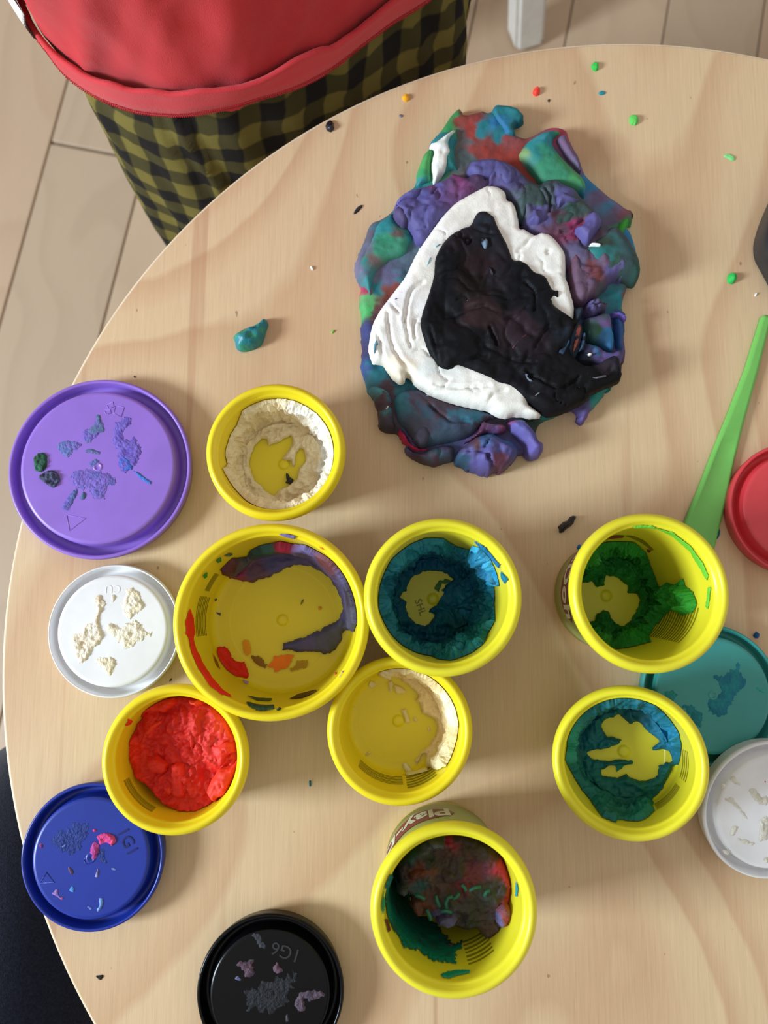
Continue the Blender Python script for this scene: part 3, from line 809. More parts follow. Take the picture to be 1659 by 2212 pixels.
for i, (sp, th) in enumerate((('w 690,370 735,358 752,400 735,420 740,470 715,470', .0005), ('w 760,400 840,420 895,480 840,485 790,497 770,450', .0005), ('w 840,670 890,665 912,740 932,800 890,812 868,740', .0008), ('w 970,740 1000,770 1028,800 992,798', .0007),
                              ('w 1125,855 1145,855 1150,898 1130,898', .0008), ('w 440,1160 495,1122 502,1146 455,1176', .0009), ('w 310,630 345,630 330,648', .0006), ('w 480,400 500,350 560,370 530,410 500,420', .0003))):
    smear(t, sp, (226, 206, 140), th, 60 + i, .0004)
smear(t, 'w 850,1250 900,1258 965,1340 912,1362 862,1305', (226, 214, 168), .0015, 71, .0003, (60, 150, 110), label='cream flake streaked with green', ob=-.2)
smear(t, 'w 870,1370 960,1350 1060,1330 1120,1308 1138,1340 1000,1375 910,1395', (220, 206, 130), .0010, 72, .0005)
barspec(t, 'w 390,1230 600,1370 850,1395 850,1490 600,1440 380,1290', 7); barspec(t, 'w 900,1400 1200,1330 1230,1390 900,1480', 5)

# tall tub with crumbly green dough
t = Tub('tall yellow tub holding crumbly green dough beside the lime green spatula', (.1166, .0090), h=.069, ro=.0346, rb=.0268, m=M_LEM)
GRN = (24, 128, 48)
o = t.coat(['gr 380,330 460,300 600,285 750,290 850,380 880,440 920,560 970,680 1000,730 1045,655 1130,680 1190,615 1210,690 1280,740 1320,850 1270,930 1180,960 1120,870 1020,960 930,1060 880,1130 900,1190 800,1220 640,1250 520,1240 430,1170,45 370,1090,42 330,1020,40 400,1000 400,960 470,905 520,920 560,1010 640,1040 720,990 780,880 790,800 760,750 690,750 690,680 600,610 500,590 470,680 420,690 360,655 250,660,34 250,560,44 290,440,50'],
           .0046, 'green_dough', mat=M_CRUMB, res=.00045, re=.005, rough=1.1, rscale=230, lump=.4, seed=61,
           col=spots([(p[0], p[1], c) for p, c in zip(pts('gr 400,360 700,330 600,450 800,500 350,560 650,600 850,700 950,800 1100,760 1220,820 880,950 700,1100 450,1050 800,1150 500,1180'),
           [(26, 128, 44), (34, 140, 48), (18, 112, 46), (26, 124, 40), (22, 120, 48), (30, 130, 52), (16, 108, 34), (20, 116, 36), (36, 144, 52), (44, 152, 44), (40, 134, 54), (16, 108, 34), (18, 108, 42), (34, 140, 40), (14, 96, 30)])], t.dev, .002, 90))
tag(o, 'crumbly green dough inside the tall tub beside the spatula', 'dough')
smear(t, 'gr 720,145 800,136 900,140 1100,200 1260,330 1370,480 1420,600 1405,640 1350,540 1250,370 1100,240 960,170 820,158', (112, 196, 56), .0004, 1, .0006, label='light green smear below the rim')
smear(t, 'gr 1415,700 1440,700 1430,800 1415,900 1395,880 1408,780', (104, 196, 60), .0004, 2, .0006)
barspec(t, 'gr 1120,880 910,1100 1160,1200 1320,900', 14)
t.logo(math.radians(148), .036, .017)
V, Fc = [], []
for sgn, m_, rr in ((1, None, 0),):
    P = t.dev(pts('gr 450,270 560,235 700,235 820,280 915,370 880,385 800,350 700,290 560,265 470,290'))
o = t.coat(['gr 470,265 560,232 660,232 640,250 560,256'], .0001, 'logo_print', t.root, M_LOGO, None, .0005, .0005, .1, 200, 0)
o = t.coat(['gr 862,352 905,365 885,385 870,378'], .0001, 'logo_print', t.root, M_LOGO, None, .0005, .0005, .1, 200, 0)
o = t.coat(['gr 660,232 740,236 840,280 925,360 905,362 820,298 720,250'], .0001, 'logo_outline', t.root, M_BAR, None, .0005, .0005, .1, 200, 0)

# tilted tub with teal dough, leaning on the sea-green lid
TI = math.radians(13.6)
t = Tub('tilted yellow tub lined with teal dough, leaning on the sea green lid', (.1212, -.0675), h=.0375, ro=.0342, rb=.0272, m=M_LEM, tilt=(-TI, 0.06, 1), z0=.0272 * math.sin(TI) + .0002)
TL = (16, 100, 98)
o = t.coat(['t 150,690,46 160,600,50 230,460,52 330,340,54 450,250,54 600,190,54 780,165,54 950,175,53 1100,250,52 1240,390 1335,540 1350,650 1340,760 1320,840 1280,840 1220,980 1110,1150 1060,1190 1082,1300 1000,1380 900,1410 720,1390 690,1420 560,1380 510,1310 430,1190 350,1090 260,940 170,800',
            't 400,720 480,690 560,690 700,640 745,590 640,555 580,545 550,430 620,360 740,340 830,430 910,390 970,460 1030,520 1120,600 1050,690 1160,680 1250,700 1270,800 1130,850 1110,950 1000,1000 900,990 800,930 700,970 560,950 540,890 620,850 840,830 860,800 760,785 560,810 430,770'],
           .0034, 'teal_dough', mat=M_COAT, res=.0005, re=.0040, rough=.9, rscale=170, lump=.3, seed=71,
           col=spots([(p[0], p[1], c) for p, c in zip(pts('t 300,450 600,260 950,260 1180,400 1280,600 300,700 200,620 350,900 600,1050 900,1100 750,1250 1000,1300 1180,900 1250,480 450,600'),
           [(10, 88, 100), (18, 100, 104), (8, 78, 88), (16, 104, 128), (20, 108, 136), (14, 98, 100), (36, 136, 110), (16, 100, 96), (16, 98, 94), (14, 94, 88), (18, 94, 86), (22, 110, 98), (12, 96, 98), (30, 124, 160), (14, 100, 108)])], t.dev, .002, 80))
teal_dough = tag(o, 'teal dough lining the tilted tub', 'dough')
smear(t, 't 640,820 740,790 860,800 860,825 780,840 700,915 700,850', (22, 112, 90), .0004, 3, .0008, parent=teal_dough)
barspec(t, 't 1110,1290 1330,1060 1290,1020 1080,1230', 7); barspec(t, 't 1350,980 1420,720 1395,700 1330,960', 4)

# tall tub with the dark brown mass and the printed logo
t = low = Tub('tall yellow tub holding dark brown dough, printed logo on its label', (.0306, -.1204), h=.0685, ro=.0344, rb=.0272, m=M_LEM)
BRN = (56, 44, 42)
lcol = [(p[0], p[1], c) for p, c in zip(pts('lo 380,520 420,480 640,410 800,330 860,330 950,400 1100,450 1200,480 1280,600 1340,730 1350,950 700,480 450,700 520,640 330,760 350,850 480,780 700,650 850,650 1000,700 850,820 560,950 450,950 620,870 750,920 1000,950 1100,850 1200,800 1000,1100 1250,1050 850,1200 1150,1250 1080,1320 900,780 700,1130 600,560'),
        [(38, 40, 40), (24, 62, 58), (74, 84, 88), (150, 34, 62), (60, 44, 44), (50, 40, 40), (54, 42, 42), (70, 44, 50), (172, 44, 78), (184, 54, 74), (160, 40, 40), (64, 44, 38), (96, 48, 34), (92, 50, 34), (54, 50, 50), (58, 62, 64), (42, 74, 70), (60, 48, 44), (52, 44, 44), (98, 40, 60), (66, 46, 40), (96, 48, 34), (66, 48, 36), (74, 52, 44), (54, 56, 52), (50, 50, 50), (52, 56, 54), (58, 54, 54), (48, 48, 46), (70, 60, 64), (60, 52, 48), (78, 58, 52), (92, 76, 72), (104, 40, 50), (80, 78, 112), (34, 36, 36)])]
o = fill(t, 'lo 250,590 330,480 450,390 600,330 850,290 1020,320 1160,380 1290,490 1375,680 1405,820 1390,960 1340,1210 1250,1310 1160,1360 1090,1345 1020,1250 960,1275 830,1245 740,1200 700,1280 640,1180 560,1130 470,1100 400,980 400,930 330,920 280,840 255,690',
         .0440, t.zf + .0004, M_COAT, spots(lcol, conv_at(t, .044), .003, 100, 5), 'brown_dough', seed=81, rough=.8, rscale=210, lump=.7, re=.006, res=.0005)
brown = tag(o, 'dark brown dough mass inside the tall tub with the printed logo', 'dough')
for sp, z, c, oth, sd in (('lo 650,1110 720,1070 820,1070 860,1110 830,1190 740,1210 660,1170', .0480, (84, 80, 118), (60, 54, 80), 1), ('lo 1200,1060 1230,980 1290,950 1350,1010 1360,1100 1310,1170 1240,1210 1200,1150', .0490, (104, 98, 146), (150, 70, 70), 2),
                          ('lo 290,830 340,790 400,810 410,880 350,920 300,890', .0475, (58, 62, 64), (40, 42, 44), 3), ('lo 390,670 470,640 580,640 560,700 470,760 400,760', .0480, (112, 50, 34), (70, 40, 34), 4),
                          ('lo 410,980 440,900 520,910 560,1000 540,1100 470,1090', .0465, (74, 46, 36), (96, 48, 34), 5), ('lo 570,390 740,370 760,440 720,480 610,470', .0485, (84, 90, 94), (60, 60, 64), 6)):
    fill(t, sp, z, .040, M_CRUMB, flatcol(c, .15, sd, oth, 200), 'dough_lump', seed=sd, rough=.5, rscale=240, re=.003, parent=brown, rag=.0014, smooth=0)
cv = conv_at(t, .0470)
for k, sp in enumerate(('lo 455,868 500,880 545,905', 'lo 645,870 655,920 680,975', 'lo 745,990 735,940 760,890 800,880', 'lo 860,850 830,890 800,900', 'lo 880,770 910,800 925,830', 'lo 950,830 1000,800 1060,790', 'lo 560,1000 590,1060 600,1100', 'lo 690,1020 740,1010 790,1030', 'lo 1090,880 1110,840 1140,820')):
    Q = cv(pts(sp))
    path = [(q[0], q[1], 0.0468) for q in Q]
    o = link('dough_strand', tube_mesh('dough_strand', path, [.0008] * len(path), 7), plastic('strand_teal', (22, 100, 84), .6, 0, .1), brown)
    if k == 0: sm = o.data.materials[0]
    else: o.data.materials[0] = sm
smear(t, 'lo 180,660 280,620 400,880 500,1060 640,1130 720,1230 790,1330 890,1290 880,1340 830,1400 825,1500 700,1490 600,1460 470,1370 350,1360 290,1240 200,1080 175,900 165,780', (8, 110, 92), .0009, 7, .0035, (36, 84, 70), label='teal dough smeared down the wall', parent=brown)
smear(t, 'lo 140,800 165,770 165,900 155,1040 135,960', (30, 140, 90), .0003, 12, .001, parent=brown)
smear(t, 'lo 685,1605 760,1575 960,1562 962,1590 850,1612 760,1642 710,1635', (18, 132, 104), .0006, 8, .0008, label='teal dough streak under the rim')
smear(t, 'lo 165,1085 190,1090 213,1200 196,1208', (104, 56, 34), .0007, 9, .0003, parent=brown)
smear(t, 'lo 740,1330 790,1325 812,1350 780,1372 745,1350', (60, 62, 72), .0015, 10, .0004, parent=brown)
smear(t, 'lo 1385,720 1408,800 1400,880 1384,880 1390,800', (30, 140, 160), .0005, 13, .0006, parent=brown)
barspec(t, 'lo 900,1290 945,1505 1060,1490 1180,1380 1100,1330', 7)
t.logo(math.radians(140), .0285, .018)

# ------------------------------------------------------------------ lids (lying upside down)
class Lid:
    def __init__(s, label, xy, ro, h, m, wall=.0020, groove=.0050, tilt=None, z0=0.0, disc_drop=-.0016):
        s.root = empty('tub_lid', (0, 0, 0), label, 'lid', 'upturned tub lids on the table')
        R = Matrix.Rotation(tilt[0], 4, Vector((tilt[1], tilt[2], 0))) if tilt else Matrix.Identity(4)
        s.mat = Matrix.Translation((xy[0], xy[1], z0)) @ R
        s.root.matrix_world = Matrix.Translation((0, 0, T)) @ s.mat
        s.inv = s.mat.inverted()
        s.zd = h - disc_drop; s.rd = ro - wall - groove
        rim = ro - .0006
        pr = [(0, .0006), (ro - .007, .0006), (ro - .006, .0006), (ro - .004, 0), (ro - .0022, 0), (ro - .0014, .0008), (rim, h - .003), (ro, h - .0018), (ro - .0003, h - .0004), (ro - .0008, h), (ro - wall + .0005, h), (ro - wall, h - .0006),
              (ro - wall - .0004, h - .0060), (ro - wall - .0012, h - .0072), (s.rd + .0016, h - .0072), (s.rd + .0009, h - .0060), (s.rd + .0003, s.zd - .0010), (s.rd - .0002, s.zd - .0003), (s.rd - .0014, s.zd), (s.rd - .0017, s.zd), (s.rd - .0030, s.zd), (.0060, s.zd), (.0030, s.zd), (.0026, s.zd), (.0024, s.zd), (.0022, s.zd + .0003), (.0015, s.zd + .0003), (.0012, s.zd), (0, s.zd)]
        link('body', lathe('body', pr, 128), m, s.root)
        s.m = m; s.h = h; s.ro = ro
    def loc(s, P):
        """photograph pixels -> lid frame, on the raised disc"""
        out = []
        for p in P:
            v = RC @ np.array([p[0] - CX, -(p[1] - CY), -F])
            o = s.inv @ Vector((0, 0, CAMH)); d = s.inv.to_3x3() @ Vector(v)
            k = (s.zd - o.z) / d.z
            out.append((o.x + d.x * k, o.y + d.y * k))
        return np.array(out)
    def res(s, spec, c, thick=.0006, rag=.0012, seed=0, other=None, label=None, mat=M_CRUMB, re=.0012, ob=0.0, res=.0005):
        L = s.loc(pts(spec))
        me = patch([L], res, lambda P, d: thick * dome(d, re) * np.clip(.7 + .9 * fbm(P[:, 0] * 500, P[:, 1] * 500, seed, 4, .6), .05, 2),
                   lambda P, h: np.c_[P, s.zd + .00008 + h], rag, 700, seed, flatcol(c, .12, seed, other, 260, ob), 1, 'dough_residue')
        o = link('dough_residue', me, mat, s.root)
        if label: o['label'] = label
        return o
    def text(s, txt, size, spec, deg, depth=.00016, m=None):
        q = s.loc(pts(spec))[0]
        return mold_text(txt, size, q, s.zd, math.radians(deg), s.root, m or s.m, depth=depth)
    def line(s, spec, closed=True, r=.00025):
        q = s.loc(pts(spec)); P = [(a, b, s.zd) for a, b in q]
        if closed: P = P + [P[0]]
        return link('moulded_mark', tube_mesh('moulded_mark', P, r, 6), s.m, s.root)
# purple
L = Lid('wide purple lid with green and blue dough crumbs, upside down beside the table edge', (-.1443, .0743), .0472, .0095, M_PURP, .0022, .0056, None, 0, -.0024)
PV = (110, 92, 186)
L.res('pu 690,460 760,450 800,390 810,330 830,350 870,420 850,480 780,520 740,570 700,560', (86, 110, 150), .0006, .0015, 1, PV)
L.res('pu 455,595 530,555 640,545 670,590 600,640 570,680 520,660', (96, 110, 176), .0005, .0018, 2, (112, 96, 180))
L.res('pu 280,690 330,645 390,660 400,740 360,810 290,800', (40, 96, 74), .0016, .0007, 3, (30, 70, 50), 'green dough crumb')
L.res('pu 315,850 400,795 470,800 510,870 460,945 380,910', (66, 72, 100), .0022, .0004, 4, (80, 84, 120), 'slate dough crumb')
L.res('pu 960,400 1080,350 1080,440 1010,470 1040,560 1130,520 1180,620 1150,700 1100,790 1000,810 1000,700 980,620 940,540', PV, .0005, .0022, 5, (100, 80, 180))
L.res('pu 990,710 1040,680 1100,700 1110,780 1060,800 1000,795', (66, 96, 190), .0005, .0010, 6, None, 'blue dough smear')
L.res('pu 1100,795 1150,810 1200,850 1260,890 1250,912 1190,880 1140,830', (58, 112, 196), .0008, .0004, 7)
L.res('pu 580,830 700,790 780,790 900,830 980,880 970,905 890,930 870,1030 780,1040 760,960 640,940 600,880', (116, 96, 186), .0005, .0022, 8, (96, 96, 176))
L.res('pu 500,1110 600,970 650,950 640,1000 590,1080 570,1130', (100, 92, 176), .0005, .0010, 9, (84, 96, 160))
L.res('pu 665,1020 690,970 720,990 710,1030 680,1045', (74, 96, 140), .0006, .0006, 10)
L.res('pu 740,740 790,700 830,710 810,750 770,770', (86, 96, 160), .0005, .0008, 12)
L.res('pu 700,630 760,615 840,640 820,660 760,650 720,645', (88, 100, 150), .0004, .0008, 13)
for sp in ('pu 965,255 1035,270 1010,350 945,320', 'pu 890,250 940,225 950,265 905,280', 'pu 870,295 920,290 925,320 885,325'): L.line(sp)
L.line('pu 555,1165 715,1195 580,1300')
# white, at the table edge
L = Lid('white lid with cream crumbs, upside down between the purple lid and the red tub', (-.1335, -.0086), .0334, .0085, M_WHITEP, .0013, .0046)
CW = (238, 230, 210)
L.res('wl 620,500 700,450 760,540 740,620 700,680 690,800 740,900 730,970 640,1060 560,1180 480,1250 430,1190 390,1060 340,990 420,910 490,880 520,800 640,780 660,650', CW, .0012, .0014, 1, (232, 216, 190))
L.res('wl 980,380 1100,390 1160,430 1170,520 1205,580 1170,650 1080,690 1040,730 960,680 950,560 1000,480', CW, .0010, .0014, 2, (236, 226, 196))
L.res('wl 750,810 850,780 940,850 1040,760 1150,740 1180,850 1300,880 1310,910 1200,950 1120,1010 1020,1090 950,1060 900,960 800,900', CW, .0010, .0022, 3, (232, 222, 196))
L.res('wl 640,1200 720,1180 850,1180 890,1250 850,1330 810,1400 740,1320 680,1270', CW, .0010, .0016, 4, (234, 222, 190))
L.res('wl 835,450 880,460 870,510 850,550 835,500', CW, .0008, .0006, 5)
L.text('CU', .0058, 'wl 850,385', 180)
# blue
L = Lid('deep blue lid with pink dough flakes, upside down under the edge of the red tub', (-.1385, -.1164), .0345, .0100, M_BLUEP, .0018, .0048)
PK = (206, 62, 132)
L.res('bu 870,620 920,590 960,575 1010,590 1080,635 1070,680 1030,730 1010,690 940,690 905,705 890,650', PK, .0012, .0006, 1, (226, 80, 130), 'pink dough flake')
L.res('bu 820,700 860,675 910,715 880,760 915,780 880,800 870,850 830,865 820,820 800,780', (176, 62, 140), .0010, .0008, 2, (210, 80, 140), 'pink dough flake')
L.res('bu 830,545 855,540 878,562 840,572', PK, .0008, .0003, 3)
L.res('bu 262,705 290,690 312,720 300,745 275,740', (120, 50, 120), .0006, .0004, 4)
L.res('bu 570,940 600,950 628,1000 610,1030 585,1000', (92, 72, 110), .0006, .0004, 5)
L.res('bu 885,950 895,975 885,1050 850,1050 860,1010', (150, 140, 190), .0006, .0004, 6)
L.res('bu 1020,960 1040,945 1085,968 1060,980', (110, 130, 190), .0004, .0003, 7)
L.res('bu 580,1180 610,1130 635,1170 630,1205 595,1210', (70, 140, 210), .0009, .0006, 8, None, 'light blue dough flake')
L.res('bu 400,1230 450,1170 470,1190 470,1235 520,1270 500,1282 440,1245', (140, 110, 180), .0006, .0006, 9, (200, 80, 130))
L.res('bu 890,1270 940,1265 940,1310 925,1370 880,1420 870,1400 905,1340', (110, 150, 220), .0007, .0006, 10, (190, 220, 240))
L.res('bu 770,1360 800,1350 830,1385 800,1390', (90, 110, 190), .0004, .0005, 11)
L.res('bu 450,600 560,560 640,480 800,490 760,560 720,680 700,760 560,780 450,740 380,680', (28, 52, 128), .0002, .003, 12, (24, 44, 120))
L.res('bu 880,780 960,740 950,860 990,910 920,890', (26, 50, 122), .0002, .0015, 13)
L.res('bu 500,720 540,690 560,705 520,740', (110, 130, 190), .0004, .0005, 14)
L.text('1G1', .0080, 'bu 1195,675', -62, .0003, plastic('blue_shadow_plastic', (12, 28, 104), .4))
L.line('bu 275,1110 345,1000 425,1105'); L.line('bu 740,870 760,840 800,845 815,880 790,910 755,905')
# black
L = Lid('glossy black lid with dull purple crumbs, upside down beside the logo tub', (-.0515, -.1771), .0348, .0105, M_BLACKP, .0018, .0050, None, 0, -.0012)
L.res('bk 470,690 530,640 640,630 645,700 665,770 610,815 550,800 570,740', (86, 62, 78), .0008, .0014, 1, (66, 50, 64), 'dull purple crumb')
L.res('bk 860,700 895,650 910,690 965,745 900,775 855,745', (92, 68, 84), .0008, .0006, 2, None, 'dull purple crumb')
L.res('bk 1110,990 1190,950 1330,935 1400,990 1300,1030 1230,1060 1170,1010 1170,1090 1190,1140 1120,1150 1060,1100', (84, 68, 84), .0007, .0012, 3, (64, 54, 68), 'dull purple crumb')
L.res('bk 460,820 490,790 530,840 500,850', (90, 92, 130), .0005, .0006, 4)
L.res('bk 700,900 850,850 1000,800 1100,760 1050,900 1000,1050 850,1150 650,1150 560,1000', (20, 22, 28), .0003, .004, 5, (30, 33, 40))
L.res('bk 640,360 720,380 780,520 700,500', (48, 50, 58), .0003, .0012, 6)
L.res('bk 980,1200 1010,1170 1015,1260 980,1270', (64, 64, 72), .0004, .0006, 7)
L.text('1G6', .0085, 'bk 985,545', 163, .0003, M_CASE)
L.line('bk 765,940 800,910 845,935 850,980 810,995 770,980')
# sea green
L = Lid('sea green lid under the tilted teal tub, with blue dough smears', (.1652, -.0402), .0348, .0098, M_GREENP, .0016, .0048)
L.res('gl 850,390 880,400 850,470 930,520 920,570 840,640 790,700 770,800 720,830 640,800 590,740 650,680 730,640 740,580 620,500 760,490 830,440', (20, 112, 134), .0004, .0022, 1, (26, 126, 136), 'blue dough smear')
L.res('gl 380,740 480,730 560,820 540,930 500,900 440,800', (22, 116, 128), .0004, .0024, 2, (28, 130, 134))
L.res('gl 240,640 300,600 350,640 330,700 260,680', (30, 130, 126), .0002, .0020, 3)
L.res('gl 990,590 1040,600 1090,630 1080,640 1020,615', (50, 160, 160), .0004, .0005, 4)
# white, leaning on the sea green lid
ux, uy = (.1652 - .1862), (-.0402 + .0905); un = math.hypot(ux, uy)
TW = math.radians(10.5)
L = Lid('white lid dusted with cream crumbs, leaning on the sea green lid', (.1880, -.0925), .0338, .0098, M_WHITEP, .0016, .0046, (TW, -uy / un * -1, ux / un * -1), .0338 * math.sin(TW) - .0004)
for sd, sp in enumerate(('gl 790,1340 830,1320 860,1370 880,1400 840,1390', 'gl 940,1430 1000,1420 1040,1500 1102,1480 1102,1560 1040,1560 980,1500', 'gl 1030,1680 1102,1640 1102,1850 1020,1860 1040,1760', 'gl 850,1830 930,1850 1000,1870 980,1890 880,1870', 'gl 720,1930 790,1950 780,1970 740,1950', 'gl 800,1750 850,1730 830,1780 790,1830', 'gl 740,1510 800,1500 860,1560 900,1620 940,1680 890,1640 820,1560', 'gl 720,1390 745,1380 745,1420 715,1425', 'gl 1060,2000 1102,1990 1102,2050')):
    L.res(sp, (226, 222, 208), .0008, .0010, sd, (214, 208, 190))
L.res('gl 1072,1360 1085,1358 1082,1385', (206, 60, 110), .0005, .0002, 30)
# red, at the frame edge
L = Lid('red lid upside down beside the lime green spatula', (.2137, .0532), .0345, .0105, M_REDP, .0018, .0050)

# ------------------------------------------------------------------ the big squashed dough pile
OUT = ('a 1145,165 1190,210 1195,245 1330,215 1385,190 1430,218 1470,200 1505,130|b 150,135 240,145 330,170 365,220 395,235 385,290 345,325 310,320 280,360 305,395 310,455 390,480 430,465 490,440 560,395 640,370 720,368 790,385 840,420 850,480 900,590 960,680 990,790 1030,870 1130,960 1250,1070 1370,1150 1430,1200 1480,1210 1515,1255 1500,1315 1500,1350 1450,1350 1440,1400 1480,1440 1520,1560 1545,1655'
       '|d 1560,300 1560,410 1540,490 1500,518 1470,510 1440,600 1410,700 1395,810 1440,850 1425,900 1425,1000 1415,1100 1435,1230 1430,1310 1400,1350 1390,1450 1380,1520 1310,1560 1290,1620 1200,1659|f 1430,1500 1345,1600 1310,1650 1275,1705 1245,1680 1255,1650 1220,1620 1150,1650|e 1480,590 1440,640 1430,690 1460,760 1460,850 1370,860 1300,850 1220,900 1150,960 1080,970 1010,960 880,930 780,895 700,910 620,935 560,935 480,895 410,850 380,810 400,760 320,675 215,670 170,620 175,520 130,400 80,330 50,230 30,150'
       '|c 140,1350 150,1250 140,1060 135,970 150,900 130,780 110,640 150,565 115,520 75,430 65,370 95,270 190,30|a 200,1400 250,1330 330,1310 420,1250 455,1215 490,1140 520,1080 580,1040 690,965 720,800 760,660 840,570 870,555 840,510 870,485 960,390 1040,260 1100,195')
pile_c = unproj([(1080, 640)], 0)[0]
pile = empty('dough_pile', (pile_c[0], pile_c[1], T), 'flat pile of mixed purple, teal and green dough topped with white and black dough', 'dough')
def layer(name, spec, z0, H, re, zu, col, seed, mat=M_DOUGH, lump=.0016, lsc=45, rough=.0009, rsc=170, cells=0.0, csc=90, crack=0.0, rag=.0009, res=.0008, label=None, p=2.4, dent=0.0, parent=pile, holes=(), smooth=1, creases=()):
    """one pressed layer of the pile; zu: height at which its outline is read from the photograph"""
    L = [unproj(pts(spec), zu)] + [unproj(pts(q), zu) for q in holes]
    CR = []
    for cs, cw, cd in creases:
        q = unproj(pts(cs), zu + .002)
        for _ in range(2): q = np.concatenate([q[:1], np.stack([q[:-1] * .75 + q[1:] * .25, q[:-1] * .25 + q[1:] * .75], 1).reshape(-1, 2), q[-1:]])
        n_ = np.arange(0, len(q) - 1, .12); i_ = n_.astype(int); f_ = (n_ - i_)[:, None]
        q = q[i_] * (1 - f_) + q[i_ + 1] * f_
        CR.append((q, cw, cd))
    def hf(P, d):
        e = dome(d, re, p); w = np.clip(d / re, 0, 1)
        h = z0 + H * e + w * (lump * fbm(P[:, 0] * lsc, P[:, 1] * lsc, seed, 3) + rough * fbm(P[:, 0] * rsc, P[:, 1] * rsc, seed + 7, 4, .6))
        if cells:
            wx = fbm(P[:, 0] * 60, P[:, 1] * 60, seed + 2) * .8
            f1, f2 = worley(P[:, 0] * csc + wx, P[:, 1] * csc - wx, seed + 1)
            h = h + w * cells * (np.minimum(f2 - f1, .35) / .35 - .6)
        if dent:
            h = h - w * dent * np.clip(ridged(P[:, 0] * 38 + 3, P[:, 1] * 38, seed + 15, 2), 0, 1) ** 2
        for q, cw, cd in CR:
            m = (np.abs(P[:, 0] - q[:, 0].mean()) < np.ptp(q[:, 0]) / 2 + .012) & (np.abs(P[:, 1] - q[:, 1].mean()) < np.ptp(q[:, 1]) / 2 + .012)
            if not m.any(): continue
            X = P[m] + .0006 * np.stack([fbm(P[m, 0] * 300, P[m, 1] * 300, seed + 33, 2), fbm(P[m, 0] * 300, P[m, 1] * 300, seed + 34, 2)], 1)
            dd = np.sqrt(((X[:, None] - q[None]) ** 2).sum(2).min(1))
            side = np.exp(-(dd / (cw * 3.2)) ** 2) * .35
            h[m] = h[m] - w[m] * cd * (np.exp(-(dd / cw) ** 2) - side)
        if crack:
            cr = np.abs(fbm(P[:, 0] * 42, P[:, 1] * 42, seed + 50, 3)); gate = np.clip(vnoise(P[:, 0] * 30, P[:, 1] * 30, seed + 70) * 3, 0, 1)
            h = h - w * crack * gate * np.clip(1 - cr / .035, 0, 1)
        return h
    o = link(name, patch(L, res, hf, lambda P, h: np.c_[P - pile_c, h], rag, 350, seed, col, smooth, name), mat, parent)
    if label: o['label'] = label
    return o
def sp_(spec, cols): return [(p[0], p[1], c) for p, c in zip(pts(spec), cols)]
cv0 = lambda P: unproj(P, .006)
Tc, Gc, Rc, Pc, Bc, Mc, Dc, Nc, Vc = (22, 128, 142), (44, 150, 78), (152, 58, 52), (92, 88, 136), (28, 122, 182), (84, 50, 66), (62, 62, 84), (52, 62, 122), (88, 82, 156)
base_spots = [(985, 250, Gc), (975, 285, Gc), (950, 300, Tc), (1010, 265, Rc), (1035, 270, Rc), (1042, 298, Tc), (1055, 285, Tc), (1002, 300, (98, 92, 96)), (1060, 325, Rc), (1020, 335, Rc), (995, 345, (80, 100, 104)), (1100, 250, Tc), (1075, 250, Tc), (1078, 275, Bc), (1120, 255, Tc), (1108, 292, Tc), (1112, 312, (150, 64, 66)), (1100, 330, Rc), (1130, 335, Rc), (1150, 370, Rc),
              (1092, 308, Tc), (1240, 330, (120, 76, 120)), (1250, 360, (110, 86, 126)), (1270, 395, Bc), (1290, 430, (108, 88, 130)), (1300, 448, (60, 120, 160)), (1325, 458, (110, 90, 130)), (1338, 462, (130, 74, 88)), (1315, 485, (96, 88, 122)), (1352, 492, Gc), (1362, 515, Bc), (1340, 560, Tc),
              (1228, 298, (180, 50, 80)), (800, 510, (92, 90, 110)), (788, 545, (96, 100, 128)), (830, 520, Tc), (780, 585, (110, 106, 140)), (781, 625, (190, 50, 88)), (785, 650, (76, 170, 90)), (790, 675, (60, 180, 90)), (798, 625, Tc), (840, 600, (94, 92, 132)), (855, 605, (60, 116, 136)), (835, 640, (134, 58, 46)), (850, 620, (140, 58, 48)), (810, 670, (108, 58, 60)), (800, 690, (96, 56, 70)), (788, 715, Nc), (786, 760, (56, 54, 100)), (784, 790, (40, 78, 140)),
              (810, 805, (28, 120, 138)), (800, 835, (40, 104, 120)), (830, 870, (80, 48, 58)), (845, 890, (70, 50, 60)), (825, 915, (64, 56, 74)), (830, 845, (78, 50, 62)), (870, 850, (34, 106, 120)), (1350, 640, (130, 54, 76)), (1330, 645, Tc), (1342, 690, (40, 80, 130)), (1345, 720, (36, 82, 150)), (1350, 760, (90, 70, 130)), (1330, 800, (30, 26, 34)), (1290, 865, (16, 140, 130)), (1315, 842, (20, 130, 124)), (1200, 893, (20, 130, 124)),
              (1262, 900, (100, 80, 156)), (1255, 885, (90, 76, 140)), (1080, 900, (70, 56, 76)), (1155, 915, (40, 64, 56)), (930, 985, (66, 56, 96)), (900, 975, (90, 56, 84)), (960, 985, (54, 70, 110)), (876, 962, (90, 80, 130)), (1000, 990, Vc), (1060, 1000, Vc), (1150, 960, Vc), (910, 340, Gc), (915, 380, (50, 166, 90)), (905, 398, Tc)]
base_spots = [(a_, b_, mute(c_)) for a_, b_, c_ in base_spots] + [(x_, y_, (146, 58, 50)) for x_, y_ in ((1030, 300), (1075, 330), (1110, 345), (1045, 330), (1022, 285), (1138, 352), (1095, 345))]
layer('base_layer', OUT, 0, .0085, .0055, .004, spots(base_spots, cv0, .0055, 55, 5, 3), 3, lump=.0022, lsc=50, res=.0009, rag=.0008)
def col_(spec, cols, warp=.004, ws=70, pw=5, seed=1): return spots(sp_(spec, [mute(c) for c in cols]), cv0, warp, ws, pw, seed)
